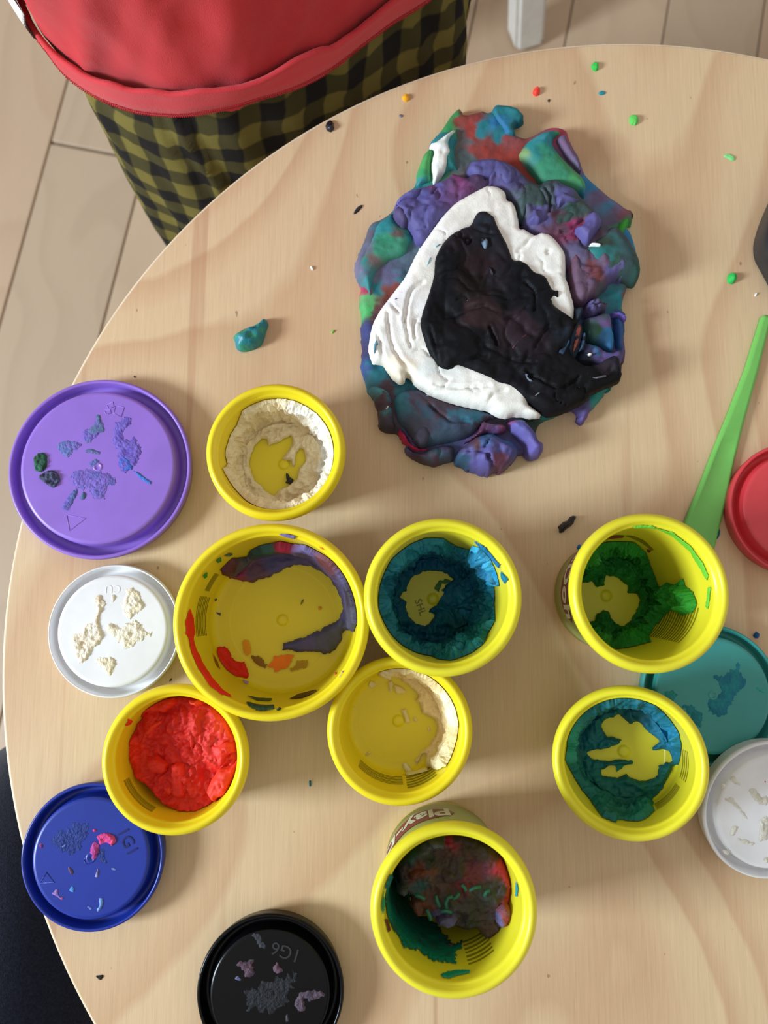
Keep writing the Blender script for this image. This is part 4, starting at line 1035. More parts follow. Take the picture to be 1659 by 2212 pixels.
# teal flap and rolls round the rim
layer('teal_flap', 'a 455,1215 540,1360 640,1385 690,1510 640,1560|c 620,230 560,270 430,310 340,380 290,440 260,560 250,700 190,600 150,530 110,500 90,400 150,250 250,60|a 300,1330 420,1255', .004, .0085, .006, .009,
      col_('a 480,1330 400,1420 560,1400 640,1500|c 230,60 180,180 420,130 500,60 330,240 560,150 260,320 110,380 200,350 160,480 230,520', [Tc, (26, 136, 142), (40, 140, 110), (30, 140, 130), (24, 134, 146), (96, 104, 124), (40, 150, 110), (110, 92, 88), (44, 146, 112), (48, 150, 116), (116, 90, 90), (104, 104, 136), (40, 130, 124), (80, 110, 130), (40, 134, 136)]), 5, dent=.003)
layer('green_roll', 'a 870,555 885,600 865,760 870,920 780,960 690,985 715,820 760,660 820,580', .003, .0085, .006, .008, col_('a 820,620 800,750 780,880 750,950', [(58, 160, 76), (64, 170, 80), (44, 160, 90), (40, 140, 150)]), 6, lump=.0005)
layer('teal_dough', 'a 870,485 960,390 1060,380 1125,335 1150,470 1110,560 1120,680 1160,830 1080,810 1000,880 880,930 885,600 895,555 850,540', .004, .0075, .006, .009, col_('a 960,400 1080,400 1130,440 1080,560 1080,700 1110,790', [Tc, (60, 150, 100), Gc, Tc, (26, 140, 136), (30, 130, 130)]), 7, lump=.001)
layer('white_streak', 'a 1125,338 1130,370 1060,440 1045,520 1075,600 1040,640 1035,720 1010,800 940,885 872,918 868,740 885,600 895,555 850,540 842,508 910,490 1000,420', .008, .0052, .004, .012, col_('a 1100,360 950,520 950,700 900,860 1040,580 1010,640', [OFFW, OFFW, OFFW, (226, 232, 226), (150, 210, 206), (226, 230, 226)], .002), 8, lump=.001, label='white streak beside the green roll')
layer('teal_fold', 'b 310,650 400,500 500,435 560,398 650,370 760,380 790,400 700,470 700,545 800,665 880,750 985,840 1045,930 1025,1100 950,1030 860,1010 740,990 600,960 540,935 440,800', .004, .0105, .007, .011,
      col_('b 400,560 500,560 560,450 650,410 620,600 720,620 480,680 640,700 580,800 760,800 850,780 700,880 900,880 960,960 1030,1000 740,400 340,640', [(60, 168, 170), (40, 150, 164), Tc, (60, 164, 80), (28, 138, 156), (30, 134, 144), (26, 138, 140), (32, 142, 116), (44, 146, 104), (50, 146, 90), (64, 164, 84), (44, 140, 100), (62, 160, 86), (60, 156, 90), Bc, (60, 160, 90), (120, 160, 90)]), 9, lump=.0016)
layer('mauve_roll', 'b 695,490 760,420 840,425 850,480 900,590 960,680 990,790 985,840 900,760 800,650', .005, .0090, .005, .011, col_('b 730,460 840,440 780,560 880,680 960,800', [(70, 120, 160), (170, 50, 80), (112, 80, 116), (108, 86, 126), (104, 90, 130)], .003), 10, lump=.0005)
layer('teal_scrap', 'a 1500,135|b 150,135 240,145 330,170 365,220 395,235 385,290 345,325 310,320 280,360 305,395 310,455 210,445 180,380 80,250 60,190', .005, .0065, .003, .009, col_('b 100,200 250,200 350,260 250,420 130,330 180,430', [(20, 120, 130), (24, 128, 138), (18, 108, 116), (22, 112, 120), (24, 110, 160), (24, 110, 170)]), 11, rough=.001)
layer('green_tip', 'b 1440,1270 1490,1330 1450,1345 1440,1400 1390,1470 1310,1440 1360,1320', .005, .007, .003, .010, flatcol((58, 160, 60), .1), 12, lump=.0004)
layer('black_scrap', 'b 1430,1205 1480,1205 1515,1250 1510,1315 1480,1300', .001, .008, .003, .006, flatcol((18, 18, 20)), 13, lump=.0004, mat=M_SHINY)
# purple and dark green ring
PUP = (86, 80, 150); DG = (56, 78, 80)
layer('purple_layer', 'a 470,1170 500,1070 570,1020 690,965 760,950 880,925 1010,860 1075,800 1110,820 1160,830 1240,860 1220,770 1250,700 1330,680 1480,665 1600,690|b 100,665 250,710 350,780 450,880 540,925 580,890 640,868 720,870 800,930 920,980 1020,1100 1150,1240 1200,1340 1300,1430 1400,1500 1480,1600|d 1500,220 1500,420 1400,500 1350,490 1270,530 1190,620 1150,680 1080,720 1020,760 920,740 880,640 800,300 600,100 400,0|b 300,1150 100,1000|a 1400,1050 1000,1300 800,1550 700,1530 650,1400 600,1350 540,1340 490,1290',
      .005, .0135, .007, .014, col_('a 560,1080 700,1030 800,1150 750,1300 720,1450 900,1050 850,1060 1000,950 1040,1000 1100,1000 1080,900 1250,960 1180,850 1280,740 1350,800 1500,720 1550,850|b 200,780 350,850 250,950 380,1000 450,1200 480,1300 380,1290 560,1040 600,1180 640,920 780,1080 720,1180 950,1130 880,1050 900,1250 850,1330 750,1450 850,1520 900,1560 1300,1500|d 950,250 880,300 940,450 1050,480 1000,600 1100,600 1080,430 1250,550 980,690 1130,700',
      [PUP, (92, 88, 164), (80, 78, 150), PUP, PUP, (90, 84, 160), (132, 60, 120), (110, 60, 120), (96, 66, 110), (130, 52, 110), (84, 70, 110), (84, 60, 100), (84, 62, 96), (140, 52, 112), PUP, (82, 78, 140), (80, 76, 140),
       (84, 78, 146), (78, 60, 90), (84, 76, 144), (68, 62, 96), DG, PUP, (80, 80, 110), (52, 74, 78), (60, 76, 84), (60, 74, 84), (86, 82, 150), (84, 82, 148), (80, 74, 100), (96, 66, 90), (54, 76, 72), (46, 82, 76), (96, 58, 78), (156, 44, 96), (120, 50, 70), (56, 66, 80),
       (80, 74, 100), (88, 80, 120), (88, 76, 110), (120, 58, 66), (110, 62, 84), (122, 56, 62), (104, 82, 110), (86, 78, 140), (96, 64, 110), (70, 80, 90)], .0035, 80, 5), 14, lump=.0030, lsc=62, cells=.0016, csc=75, rough=.0014, rag=.0012, crack=.002,
      creases=[('b 600,1000 640,1060 655,1150 640,1250', .0007, .0040), ('a 870,1050 900,980 960,960', .0006, .0025), ('a 640,1240 660,1330 720,1400', .0007, .0025), ('b 160,860 200,850 230,870', .0006, .0025), ('a 1410,900 1420,860', .0006, .002), ('d 900,400 940,410', .0006, .002), ('b 980,1330 900,1400 760,1440', .0008, .002)])
for sp, H, c, sd in (('a 470,1170 520,1130 600,1160 650,1240 640,1330 570,1355 500,1300 465,1240', .0100, [(84, 76, 140), (78, 62, 110)], 1), ('a 500,1090 580,1020 700,965 780,985 720,1100 620,1120 560,1150 480,1180', .0120, [(100, 94, 180), (96, 90, 172)], 2),
                     ('a 1220,800 1250,700 1330,680 1480,665 1620,700|b 250,740 330,830 300,960 200,1000 100,900|a 1450,910 1300,900', .0120, [(86, 82, 152), (80, 76, 140)], 3), ('b 280,1060 360,930 450,900 560,950 610,1010 640,1120 640,1250 560,1300 470,1200 400,1300 330,1290', .0110, [DG, (54, 76, 76)], 4),
                     ('b 560,950 600,880 720,868 800,930 920,985 1000,1100 900,1150 780,1000 690,1010 640,1000', .0100, [(58, 74, 78), (62, 66, 84)], 5), ('b 680,1080 760,1000 860,1060 980,1100 960,1150 890,1180 780,1180 730,1230 690,1160', .0125, [(88, 84, 150), (86, 80, 140)], 6),
                     ('b 650,1250 780,1190 950,1160 1050,1190 1010,1260 960,1340 860,1390 740,1420 620,1390', .0105, [(54, 76, 72), (48, 84, 78)], 7), ('b 400,1330 460,1190 530,1210 560,1290 600,1330 540,1400 430,1370', .0140, [(86, 80, 150), (78, 74, 140)], 8),
                     ('b 870,1410 980,1370 990,1290 1060,1240 1120,1260 1200,1370 1110,1500 1060,1560 1030,1605 970,1580 900,1480', .0165, [(92, 84, 158), (88, 80, 150)], 9),
                     ('d 840,300 900,180 960,240 1000,340 1080,420 1160,460 1170,600 1080,700 960,740 900,680 870,560', .0115, [(112, 62, 76), (92, 76, 108)], 10)):
    layer('dough_lump', sp, .008, H, .005, .016, col_(sp[:2].strip() + ' ' + sp.split('|')[0].split(None, 1)[1].split()[0] + ' ' + sp.split('|')[0].split()[4], c, .004, 90), 20 + sd, lump=.0012, cells=.0006, csc=140, rough=.0009, rag=.0010, res=.0007)
layer('dark_green_lump', 'd 900,190 960,180 1090,100 1160,20 1300,-70 1400,0 1480,100 1545,220 1585,300 1598,410 1575,490 1540,518 1450,500 1350,490 1260,500 1180,480 1150,450 1050,400 1010,330 960,240', .005, .0150, .007, .014,
      col_('d 1000,200 1100,240 1250,100 1300,0 1200,200 1080,340 1200,380 1350,300 1450,250 1500,400 1400,450 1540,480 1250,450', [(52, 62, 50), (50, 66, 54), (58, 72, 88), (56, 76, 82), (44, 92, 92), (24, 122, 120), (34, 104, 102), (46, 82, 86), (62, 58, 76), (50, 82, 82), (48, 72, 74), (40, 84, 74), (46, 80, 66)]), 15, lump=.002)
layer('dough_crumble', 'd 1000,830 1050,690 1160,650 1220,700 1280,700 1275,790 1200,800 1130,860 1030,850', .008, .0100, .003, .017, col_('d 1060,700 1200,720 1130,780 1040,820', [(100, 86, 156), (104, 88, 166), (80, 70, 100), (88, 78, 140)], .003), 16, cells=.0030, csc=240, rough=.002, mat=M_CRUMB, rag=.002)
layer('blue_dough', 'd 1010,860 1130,840 1230,800 1300,830 1310,950 1340,1080 1325,1200 1280,1220 1150,1130 1060,1100 1030,1000', .008, .0085, .004, .016, col_('d 1060,900 1130,900 1250,900 1270,1050 1290,1180 1180,1000 1080,1060 1130,1090 1180,1130', [(96, 84, 130), (70, 80, 90), (30, 124, 186), (26, 122, 184), (24, 118, 180), (116, 86, 156), (50, 90, 84), (44, 100, 70), (40, 110, 170)], .003), 17)
layer('purple_curl', 'd 1290,815 1380,805 1470,870 1440,912 1380,870 1310,850', .008, .0065, .003, .013, flatcol((110, 92, 176), .1), 18, lump=.0004)
layer('navy_dough', 'd 1310,860 1380,860 1430,920 1425,1000 1415,1100 1430,1200 1340,1190 1335,1060', .005, .0080, .004, .012, flatcol((44, 84, 140), .2, 1, (80, 70, 130), 200), 19, lump=.001)
layer('mixed_dough', 'd 930,1330 960,1210 1040,1110 1150,1140 1280,1220 1390,1180 1430,1240 1430,1310 1380,1350 1250,1370 1130,1370 1000,1345', .008, .0095, .004, .017, col_('d 1000,1260 1080,1180 1060,1260 1180,1220 1230,1290 1350,1230 1410,1290 1120,1330 980,1330', [(70, 66, 110), (84, 60, 90), (44, 110, 170), (86, 80, 140), (88, 80, 150), (64, 50, 70), (96, 84, 140), (90, 70, 130), (30, 34, 48)], .005, 110), 27, lump=.002, cells=.0012, csc=120)
# dark lower fold, crimson strip and purple lumps
layer('dark_fold', 'e 280,420 330,340 480,310 600,380 800,450 1000,490 1100,530 1180,565 1060,580 990,640 940,700 850,745 700,770 590,790 500,800 440,740 380,650 320,600 300,500', .004, .0105, .007, .011,
      col_('e 330,420 420,420 500,400 350,520 480,500 650,480 800,560 900,580 700,600 560,560 400,600 500,640 550,700 700,700 850,680 950,620 620,760 740,480 1080,550 470,760', [(36, 110, 124), (38, 104, 124), (70, 74, 100), (44, 96, 116), (78, 56, 72), (82, 58, 72), (44, 104, 130), (36, 110, 138), (76, 54, 70), (50, 82, 106), (54, 74, 96), (66, 66, 82), (64, 64, 84), (52, 76, 102), (58, 72, 100), (76, 58, 80), (56, 80, 104), (80, 54, 70), (78, 62, 88), (62, 64, 76)], .009, 60, 4), 28, lump=.0022, lsc=55, dent=.0012, creases=[('e 305,430 315,560 390,650', .0009, .0026), ('e 590,470 680,560 770,610 900,595', .0010, .0024), ('e 440,330 560,420 620,500', .0010, .0018), ('e 700,760 850,720 940,690', .0008, .0020)])
layer('left_fold', 'e 90,330 130,290 250,330 300,420 300,520 320,640 270,660 215,668 172,620 178,520 130,400', .004, .0085, .006, .009, col_('e 120,340 160,390 220,350 200,480 250,520 190,600 250,620 270,420', [(60, 140, 150), (84, 50, 54), (60, 96, 116), (80, 50, 60), (62, 110, 120), (66, 52, 66), (70, 58, 72), (56, 92, 110)], .008, 70, 4), 29, lump=.002, dent=.001)
layer('crimson_strip', 'e 320,655 350,645 400,690 430,760 500,800 575,800 575,825 500,838 430,815 370,740', .002, .0095, .0025, .009, flatcol((176, 38, 78), .12), 30, lump=.0006)
layer('slate_lump', 'e 440,720 480,630 560,610 600,680 580,780 500,800', .007, .0090, .004, .014, flatcol((68, 68, 84), .15), 31, lump=.001)
layer('maroon_lump', 'e 385,810 400,770 440,830 520,845 600,800 700,775 790,790 785,890 700,910 620,935 560,935 480,895 410,850', .001, .0125, .005, .007, col_('e 420,820 480,870 560,880 600,910 680,800 750,850 650,860 720,900', [(92, 80, 130), (84, 58, 84), (72, 84, 100), (100, 58, 90), (76, 64, 110), (60, 60, 80), (54, 88, 108), (66, 80, 110)], .004, 120), 32, cells=.0020, csc=110, lump=.002)
layer('violet_lump', 'e 780,905 790,830 860,770 960,700 1080,670 1150,720 1230,740 1300,800 1300,850 1240,930 1170,985 1090,990 1065,1018 1010,1005 880,960', .001, .0170, .007, .010,
      col_('e 830,800 900,760 1000,740 1100,700 1200,760 1000,800 1100,820 1200,860 940,830 880,880 960,920 1050,940 850,930 1120,940 1020,880 1270,820', [(72, 66, 110), (96, 56, 84), (44, 96, 150), (36, 112, 168), (40, 96, 156), (60, 90, 156), (88, 84, 160), (80, 78, 150), (98, 66, 70), (90, 84, 156), (92, 84, 166), (90, 82, 160), (40, 80, 110), (122, 64, 90), (92, 86, 166), (60, 80, 140)], .003, 90), 33, lump=.0030, lsc=70, cells=.0018, csc=85, crack=.004, rag=.0012, rough=.0014,
      creases=[('e 1030,880 1070,950 1085,1010', .0008, .0055), ('e 800,840 980,840 1050,880', .0008, .0030), ('e 1060,680 1150,770 1240,800 1300,820', .0008, .0032), ('e 810,850 800,900', .0008, .003)])
layer('violet_curl', 'e 1190,600 1240,570 1330,570 1380,620 1440,690 1450,740 1490,760 1500,830 1460,880 1370,875 1340,810 1280,740 1210,670', .002, .0165, .006, .011, col_('e 1230,590 1300,580 1290,650 1350,720 1400,780 1450,830 1420,700', [(150, 56, 120), (140, 60, 110), (88, 90, 176), (92, 86, 170), (100, 88, 176), (98, 86, 172), (94, 84, 166)], .003), 34, lump=.002, cells=.0012, csc=110)
layer('magenta_fold', 'e 830,760 950,690 1000,570 1060,600 1190,610 1210,670 1120,700 1060,680 960,720 870,765', .004, .0120, .003, .013, col_('e 900,730 1000,640 1080,640 1160,650 990,590', [(96, 44, 78), (90, 48, 84), (96, 66, 124), (120, 50, 92), (130, 44, 84)], .003), 35, cells=.0018, csc=150)
# white ring
layer('white_layer', 'b 0,930 100,935 160,960 215,1000 225,1080 280,1095 320,1160 350,1300 350,1375 400,1372 450,1410 510,1440 560,1410 640,1420 700,1460|d 780,130 830,210 835,350 830,460 860,520 890,640 920,740 918,885 880,1000 700,1300 600,1500|e 1350,420 1505,540 1420,555 1300,530 1170,550 1100,520 1060,490 940,465 800,435 600,370 490,300 400,200 385,270 340,275 285,230 260,190 210,115 150,110 120,90|c 270,1330 235,1260 210,1170 230,1040 255,920 340,770 480,590 600,430 680,250 760,110|a 720,1600 850,1410 980,1230 1110,1100 1290,1000 1420,935',
      .0115, .0085, .0055, .018, col_('a 1450,1000 1000,1350 800,1600|c 700,500 300,900 500,1000 300,1200 540,1450 600,1300|e 600,300 1000,400 1300,450|d 500,100 800,400 860,700|a 900,1590|c 840,300 290,1150 500,690 420,770|e 600,265', [(240, 236, 224)] * 5 + [(242, 240, 234)] * 2 + [(238, 226, 200)] + [(240, 238, 228)] * 4 + [(242, 240, 230)] * 3 + [(238, 236, 228), (238, 236, 228), (238, 236, 228), (236, 234, 232), (234, 232, 232), (224, 232, 228)], .001, 60, 7),
      36, lump=.0022, lsc=34, rough=.0002, rsc=120, dent=.0014, rag=.0004, res=.0008, label='white dough layer', crack=.0012,
      creases=[('c 600,920 605,800 635,620 700,560 780,515', .0009, .0022), ('c 650,1180 610,1000 590,880', .0008, .0018), ('c 410,830 425,1000 470,1180 560,1330 640,1420', .0010, .0022), ('c 305,1050 340,1200 385,1340', .0009, .0022), ('c 430,690 470,760 540,845', .0006, .0014),
               ('c 900,1560 1150,1600 1350,1590', .0008, .0018), ('e 560,345 700,330 870,322 1060,310', .0008, .0018), ('e 1060,430 1090,380 1180,340', .0010, .0016), ('e 1250,540 1330,500 1400,480', .0010, .0016), ('d 230,450 330,330 350,250', .0008, .0010), ('d 500,20 420,120 330,200', .0010, .0014), ('c 700,900 680,1000 700,1090', .0007, .0016)],
      holes=('p 1045,485 1085,565 1175,645 1225,720 1220,785 1130,825 1050,795 965,765 935,700 952,605 968,535 1003,508',))
# black top
layer('black_layer', 'a 1380,1185 1440,1190 1510,1240|b 100,1250 150,1380 230,1530|d 200,30 260,180 290,275 350,260 430,300 500,390 590,420 640,460 670,530 700,580 770,570 765,680 740,690 690,670 700,730 800,800 880,850 915,885 925,770 960,750 1020,755 1000,850 940,950 900,1050 870,1200 950,1300 1010,1350 1130,1350 1250,1280 1320,1240 1390,1280 1400,1370 1418,1450 1395,1520 1310,1560 1200,1600 1080,1659|f 1330,1560 1200,1630 1110,1650 1080,1640|e 1350,420 1230,325 1100,295 980,230 870,170 800,148 780,180 720,190 670,175|c 880,1340 800,1200 750,1050 735,930 760,800 820,640 880,430 880,280 950,130 1040,20|a 1100,1400 1180,1360 1260,1340 1290,1260 1330,1200',
      .0145, .0085, .006, .021, col_('a 1400,1250 1080,1480 1150,1450 1200,1430 1400,1500|c 1100,130 1400,100 950,500 1340,520 1300,640 1000,900 1330,970 900,1150 1250,1250|d 150,280 100,600 300,600 500,500 250,800 500,950 350,1100 450,1300 750,1000 930,1150 1000,1050 800,1200 700,1400 1150,1450 1350,1450 1250,1400 400,1500 1000,1560 1200,1600',
      [(16, 16, 20), (24, 28, 36), (30, 38, 52), (44, 26, 30), (40, 46, 58), (34, 26, 34), (22, 22, 28), (16, 17, 22), (40, 26, 30), (28, 22, 22), (16, 17, 22), (50, 32, 34), (16, 17, 21), (16, 16, 20), (32, 28, 36), (30, 26, 32), (20, 22, 30), (16, 16, 20), (17, 18, 23), (20, 23, 31), (48, 34, 42), (34, 26, 34), (17, 17, 20), (74, 40, 36), (34, 46, 62), (30, 38, 50), (16, 16, 20), (50, 42, 52), (18, 16, 20), (36, 32, 44), (18, 17, 22), (16, 16, 19), (15, 15, 17)], .003, 90, 7), 37,
      lump=.0026, lsc=58, cells=.0012, csc=62, dent=.0022, crack=.0030, rough=.0005, rag=.0006, mat=M_BLACKD, label='black dough layer',
      creases=[('c 1450,980 1500,1060 1525,1170', .0006, .0021), ('c 850,960 880,1100 940,1340', .0006, .0015), ('d 400,500 500,600 505,700 480,820', .0007, .0021), ('d 640,950 540,1100 500,1180', .0008, .0019), ('d 420,1420 600,1560 720,1610 880,1560 950,1490', .0007, .0023), ('c 1190,1345 1330,1275 1400,1260', .0006, .0016), ('c 1130,690 1200,640 1230,700', .0006, .0014),
               ('d 30,980 70,1060 100,1160', .0006, .0019), ('a 1250,1345 1350,1390 1450,1420 1520,1440', .0008, .0014), ('d 0,650 100,640 200,690', .0008, .0016), ('d 480,640 640,560 700,580', .0007, .0014), ('d 0,1180 150,1260 350,1330 500,1340', .0009, .0015), ('d 200,900 330,860 420,780', .0009, .0016), ('c 1000,880 1200,820 1400,760', .0009, .0011)])
layer('white_fleck', 'd 1060,130 1080,115 1170,125 1180,150 1165,170 1100,148', .018, .0045, .0015, .0205, flatcol((236, 236, 236), .03), 38, lump=0, rough=.0002, rag=.0003, res=.0004)
for i, (sp, c) in enumerate((('a 885,1585 950,1540 960,1560 900,1600', (150, 200, 206)), ('c 800,390 830,280 862,255 850,320 815,375', (140, 196, 208)), ('c 475,700 500,680 526,690 505,708', (90, 86, 150)), ('c 400,780 420,762 440,768 415,788', (96, 92, 156)),
                             ('c 270,1150 300,1105 325,1150 300,1180 280,1260 265,1200', (104, 150, 168)), ('c 810,1480 850,1500 885,1530 870,1538', (90, 170, 180)))):
    layer('colour_streak', sp, .0185, .0024, .0012, .0195, flatcol(c, .1), 80 + i, lump=0, rough=.0001, rag=.0004, res=.0004)
for i, (sp, c) in enumerate((('c 1350,60 1400,50 1448,80 1440,160 1410,180 1380,110', (110, 130, 150)), ('c 1430,300 1470,350 1510,430 1490,470 1460,390', (60, 62, 74)), ('c 1200,690 1240,695 1265,715 1225,722', (120, 122, 130)), ('c 1280,900 1350,880 1395,960 1340,1050 1300,1000', (84, 54, 56)), ('d 240,740 320,640 340,655 260,760', (64, 70, 84)),
                             ('d 350,900 430,800 455,790 440,840 380,920', (96, 98, 96)), ('d 250,1190 330,1080 440,1030 420,1090 330,1150 290,1210', (84, 56, 62)), ('d 890,1200 960,920 990,980 960,1150 900,1240', (104, 54, 44)), ('d 960,1210 1000,1000 1040,1050 1020,1180', (60, 80, 104)), ('d 720,1230 830,1150 860,1040 870,1100 850,1180 800,1280', (44, 60, 80)),
                             ('d 385,1445 440,1450 430,1490 520,1540 480,1545 410,1490', (110, 120, 136)), ('d 940,1395 1020,1430 1090,1490 1240,1455 1250,1480 1110,1520 1030,1480', (116, 110, 122)), ('d 945,1590 975,1565 970,1600', (150, 140, 140)), ('f 1010,1560 1060,1520 1075,1530 1040,1560', (120, 132, 140)), ('d 710,1160 760,1165 755,1180 720,1180', (130, 136, 144)))):
    layer('colour_streak', sp, .0195, .0042, .0016, .0225, flatcol(c, .25, i, (24, 24, 30), 300, -.05), 90 + i, lump=.0004, rough=.0003, rag=.0008, res=.0004, mat=M_BLACKD)
for i, sp in enumerate(('e 228,490 250,460 262,468 240,498', 'e 545,385 575,376 578,386 550,394', 'd 1040,1245 1080,1245 1090,1262 1060,1268')):
    layer('white_fleck', sp, .010 if i < 2 else .017, .0032, .0008, .0125 if i < 2 else .019, flatcol((236, 230, 220), .03), 60 + i, lump=0, rough=.0001, rag=.0001, res=.0003)

# ------------------------------------------------------------------ crumbs on the table
def crumb(spec, c, H, label, mat=M_DOUGH, seed=0, rag=.0004, re=None, other=None, name='dough_crumb', z=None, cat='crumb', pw=2.4):
    P = unproj(pts(spec), H * .4 if z is None else z)
    c0 = P.mean(0)
    re = re or H * 1.1
    me = patch([P], max(.0002, H * .13), lambda Q, d: H * dome(d, re, pw) * (1 + .35 * fbm(Q[:, 0] * 320, Q[:, 1] * 320, seed, 3)), lambda Q, h: np.c_[Q - c0, h], rag, 600, seed, flatcol(c, .1, seed, other, 300), 1, name)
    return tag(link(name, me, mat, None, (c0[0], c0[1], T)), label, cat, 'dough crumbs scattered on the table' if cat == 'crumb' else None)
o = crumb('s 105,1490 170,1440 260,1385 340,1375 380,1350 420,1310 445,1302 475,1330 478,1370 455,1410 435,1500 400,1570 320,1620 200,1640 140,1615 125,1540', (22, 120, 132), .0085, 'teal dough drop with a curled tip, alone on the bare wood', M_SHINY, 2, .0003, .008, (40, 140, 110), 'dough_drop', .004, 'dough')
crumb('s 380,1370 420,1310 445,1302 475,1330 470,1380 430,1400', (24, 122, 140), .0055, 'x', M_SHINY, 3).parent = o
cc = [c for c in o.children][0]; cc.name = 'curled_tip'; cc.location = cc.location - o.location
for k in ('label', 'category', 'group'): del cc[k]
GC = (70, 196, 84)
crumb('p 702,268 712,257 720,262 722,276 715,284 706,280', (26, 24, 34), .003, 'black dough crumb near the table edge by the plaid shorts', M_SHINY, 1)
crumb('p 763,461 770,448 782,441 783,446 775,456 766,463', (48, 46, 52), .0008, 'thin dark smudge between the plaid shorts and the dough pile', M_DOUGH, 2, .0002)
crumb('p 868,208 877,201 886,208 884,216 872,218', (238, 166, 34), .0022, 'orange dough crumb by the table edge', M_DOUGH, 3)
crumb('p 861,249 866,246 871,250 867,254', (104, 100, 120), .0008, 'tiny grey purple speck between the orange crumb and the pile', M_DOUGH, 4, .0001)
crumb('p 1150,200 1155,189 1162,186 1168,194 1166,204 1156,206', (240, 70, 56), .0022, 'small red dough crumb above the pile', M_DOUGH, 5)
crumb('p 1182,217 1186,213 1189,217 1186,221', (40, 36, 34), .0006, 'tiny black speck beside the red crumb', M_DOUGH, 6, .0001)
crumb('p 1278,138 1284,132 1293,134 1294,147 1288,152 1279,148', (60, 186, 76), .0028, 'bright green dough crumb nearest the far table edge', M_DOUGH, 7)
crumb('p 1292,200 1300,195 1309,199 1306,204 1296,205', (40, 140, 158), .0009, 'small teal flake between two green crumbs', M_DOUGH, 8, .0002)
crumb('p 1359,252 1366,247 1377,250 1381,260 1374,270 1362,268', (92, 194, 84), .0022, 'round pale green crumb below the teal flake', M_DOUGH, 9, .0003, None, (130, 206, 116))
crumb('p 1562,336 1572,331 1586,338 1588,346 1580,347 1570,341', (132, 212, 132), .0008, 'flat light green flake over a dark wood streak', M_DOUGH, 10, .0003)
crumb('p 1572,598 1578,588 1590,590 1594,602 1586,612 1575,611', (50, 184, 84), .0038, 'round green crumb beside the charcoal case', M_DOUGH, 11)
crumb('p 1630,638 1634,631 1637,634 1633,640', (236, 236, 230), .0012, 'tiny white crumb between the green crumb and the spatula tip', M_DOUGH, 12, .0001)
crumb('p 669,576 674,574 678,582 674,584', (240, 236, 228), .0012, 'tiny white sliver halfway between teal drop and pile', M_DOUGH, 13, .0001)
crumb('p 714,718 720,712 725,713 718,721', (130, 196, 76), .0008, 'tiny green sliver right beside the pile', M_DOUGH, 14, .0001)
crumb('p 1207,1141 1212,1130 1226,1124 1238,1112 1246,1116 1240,1131 1226,1142 1216,1152 1209,1150', (22, 22, 28), .0045, 'torn black dough chunk beside the tall green-dough tub', M_SHINY, 15, .0006)
crumb('p 1246,1184 1250,1176 1256,1176 1252,1188', (24, 112, 176), .002, 'blue dough bit peeking out beside the tall green-dough tub', M_DOUGH, 16, .0001)
crumb('p 1550,1140 1554,1136 1557,1152 1551,1165 1548,1160', (22, 104, 130), .002, 'dark teal bit against the wide end of the spatula', M_DOUGH, 17, .0001)
crumb('p 1628,1372 1636,1364 1643,1370 1640,1380 1632,1378', (30, 92, 150), .0035, 'blue dough bit against the sea green lid', M_DOUGH, 18, .0002)
crumb('p 667,1687 672,1686 672,1699 668,1700', (24, 110, 132), .001, 'thin teal sliver between the red tub and the logo tub', M_DOUGH, 19, .0001)
crumb('p 206,2110 214,2108 224,2106 222,2112 217,2117 212,2115', (38, 34, 32), .0008, 'dark fluff speck near the dark jeans', M_DOUGH, 20, .0006)
crumb('p 288,812 292,811 293,816 289,816', (70, 56, 50), .0006, 'dark speck just above the purple lid', M_DOUGH, 21, .0001)
crumb('p 365,1470 370,1464 372,1468 367,1473', (76, 84, 74), .0006, 'dark green speck between the white lid and the wide tub', M_DOUGH, 22, .0001)

# ------------------------------------------------------------------ lime spatula, charcoal case
A = unproj(pts('p 1662,676 1650,684 1642,700'), .003)
spine = unproj([(1655, 690), (1625, 800), (1592, 900), (1566, 980), (1540, 1070), (1524, 1118), (1508, 1168), (1500, 1192)], .003)
wid = [.0028, .0036, .0048, .0062, .0080, .0089, .0097, .0098]
tool = empty('play_spatula', (spine[3][0], spine[3][1], T), 'lime green plastic spatula tapering towards its tip, beside the red lid', 'spatula')
V, Fc = [], []
n = len(spine)
fine = []
for i in range(n - 1):
    for k in range(4):
        u = k / 4; fine.append((spine[i] * (1 - u) + spine[i + 1] * u, wid[i] * (1 - u) + wid[i + 1] * u))
fine.append((spine[-1], wid[-1]))
tip_dir = (spine[0] - spine[1]) / np.hypot(*(spine[0] - spine[1]))
head = [(spine[0] + tip_dir * wid[0] * math.sin(a), wid[0] * math.cos(a)) for a in np.radians([84, 60, 35, 15])]
fine = head + fine
for i, (c, w) in enumerate(fine):
    a = fine[max(0, i - 1)][0]; b = fine[min(len(fine) - 1, i + 1)][0]
    tdir = (b - a) / np.hypot(*(b - a)); nrm = np.array([tdir[1], -tdir[0]])
    th = .0042 - .0016 * i / len(fine)
    if i < 4: th *= (.45, .75, .92, 1)[i]
    ins = min(.0018, w * .5)
    for off, z in ((-w, .0004), (-w, th * .45), (-w + ins * .25, th * .8), (-w + ins, th), (-w + ins + .0004, th - .0003 * (i > 14)), (w - ins - .0004, th - .0003 * (i > 14)), (w - ins, th), (w - ins * .25, th * .8), (w, th * .45), (w, .0004)):
        q = c + nrm * off - spine[3]
        V.append((q[0], q[1], z))
m = 10
for i in range(len(fine) - 1):
    for k in range(m - 1): Fc.append((i * m + k, i * m + k + 1, (i + 1) * m + k + 1, (i + 1) * m + k))
    Fc.append((i * m + m - 1, i * m, (i + 1) * m, (i + 1) * m + m - 1))
Fc.append(tuple(range(m))[::-1]); Fc.append(tuple((len(fine) - 1) * m + k for k in range(m)))
me = mesh_from('blade', V, Fc)
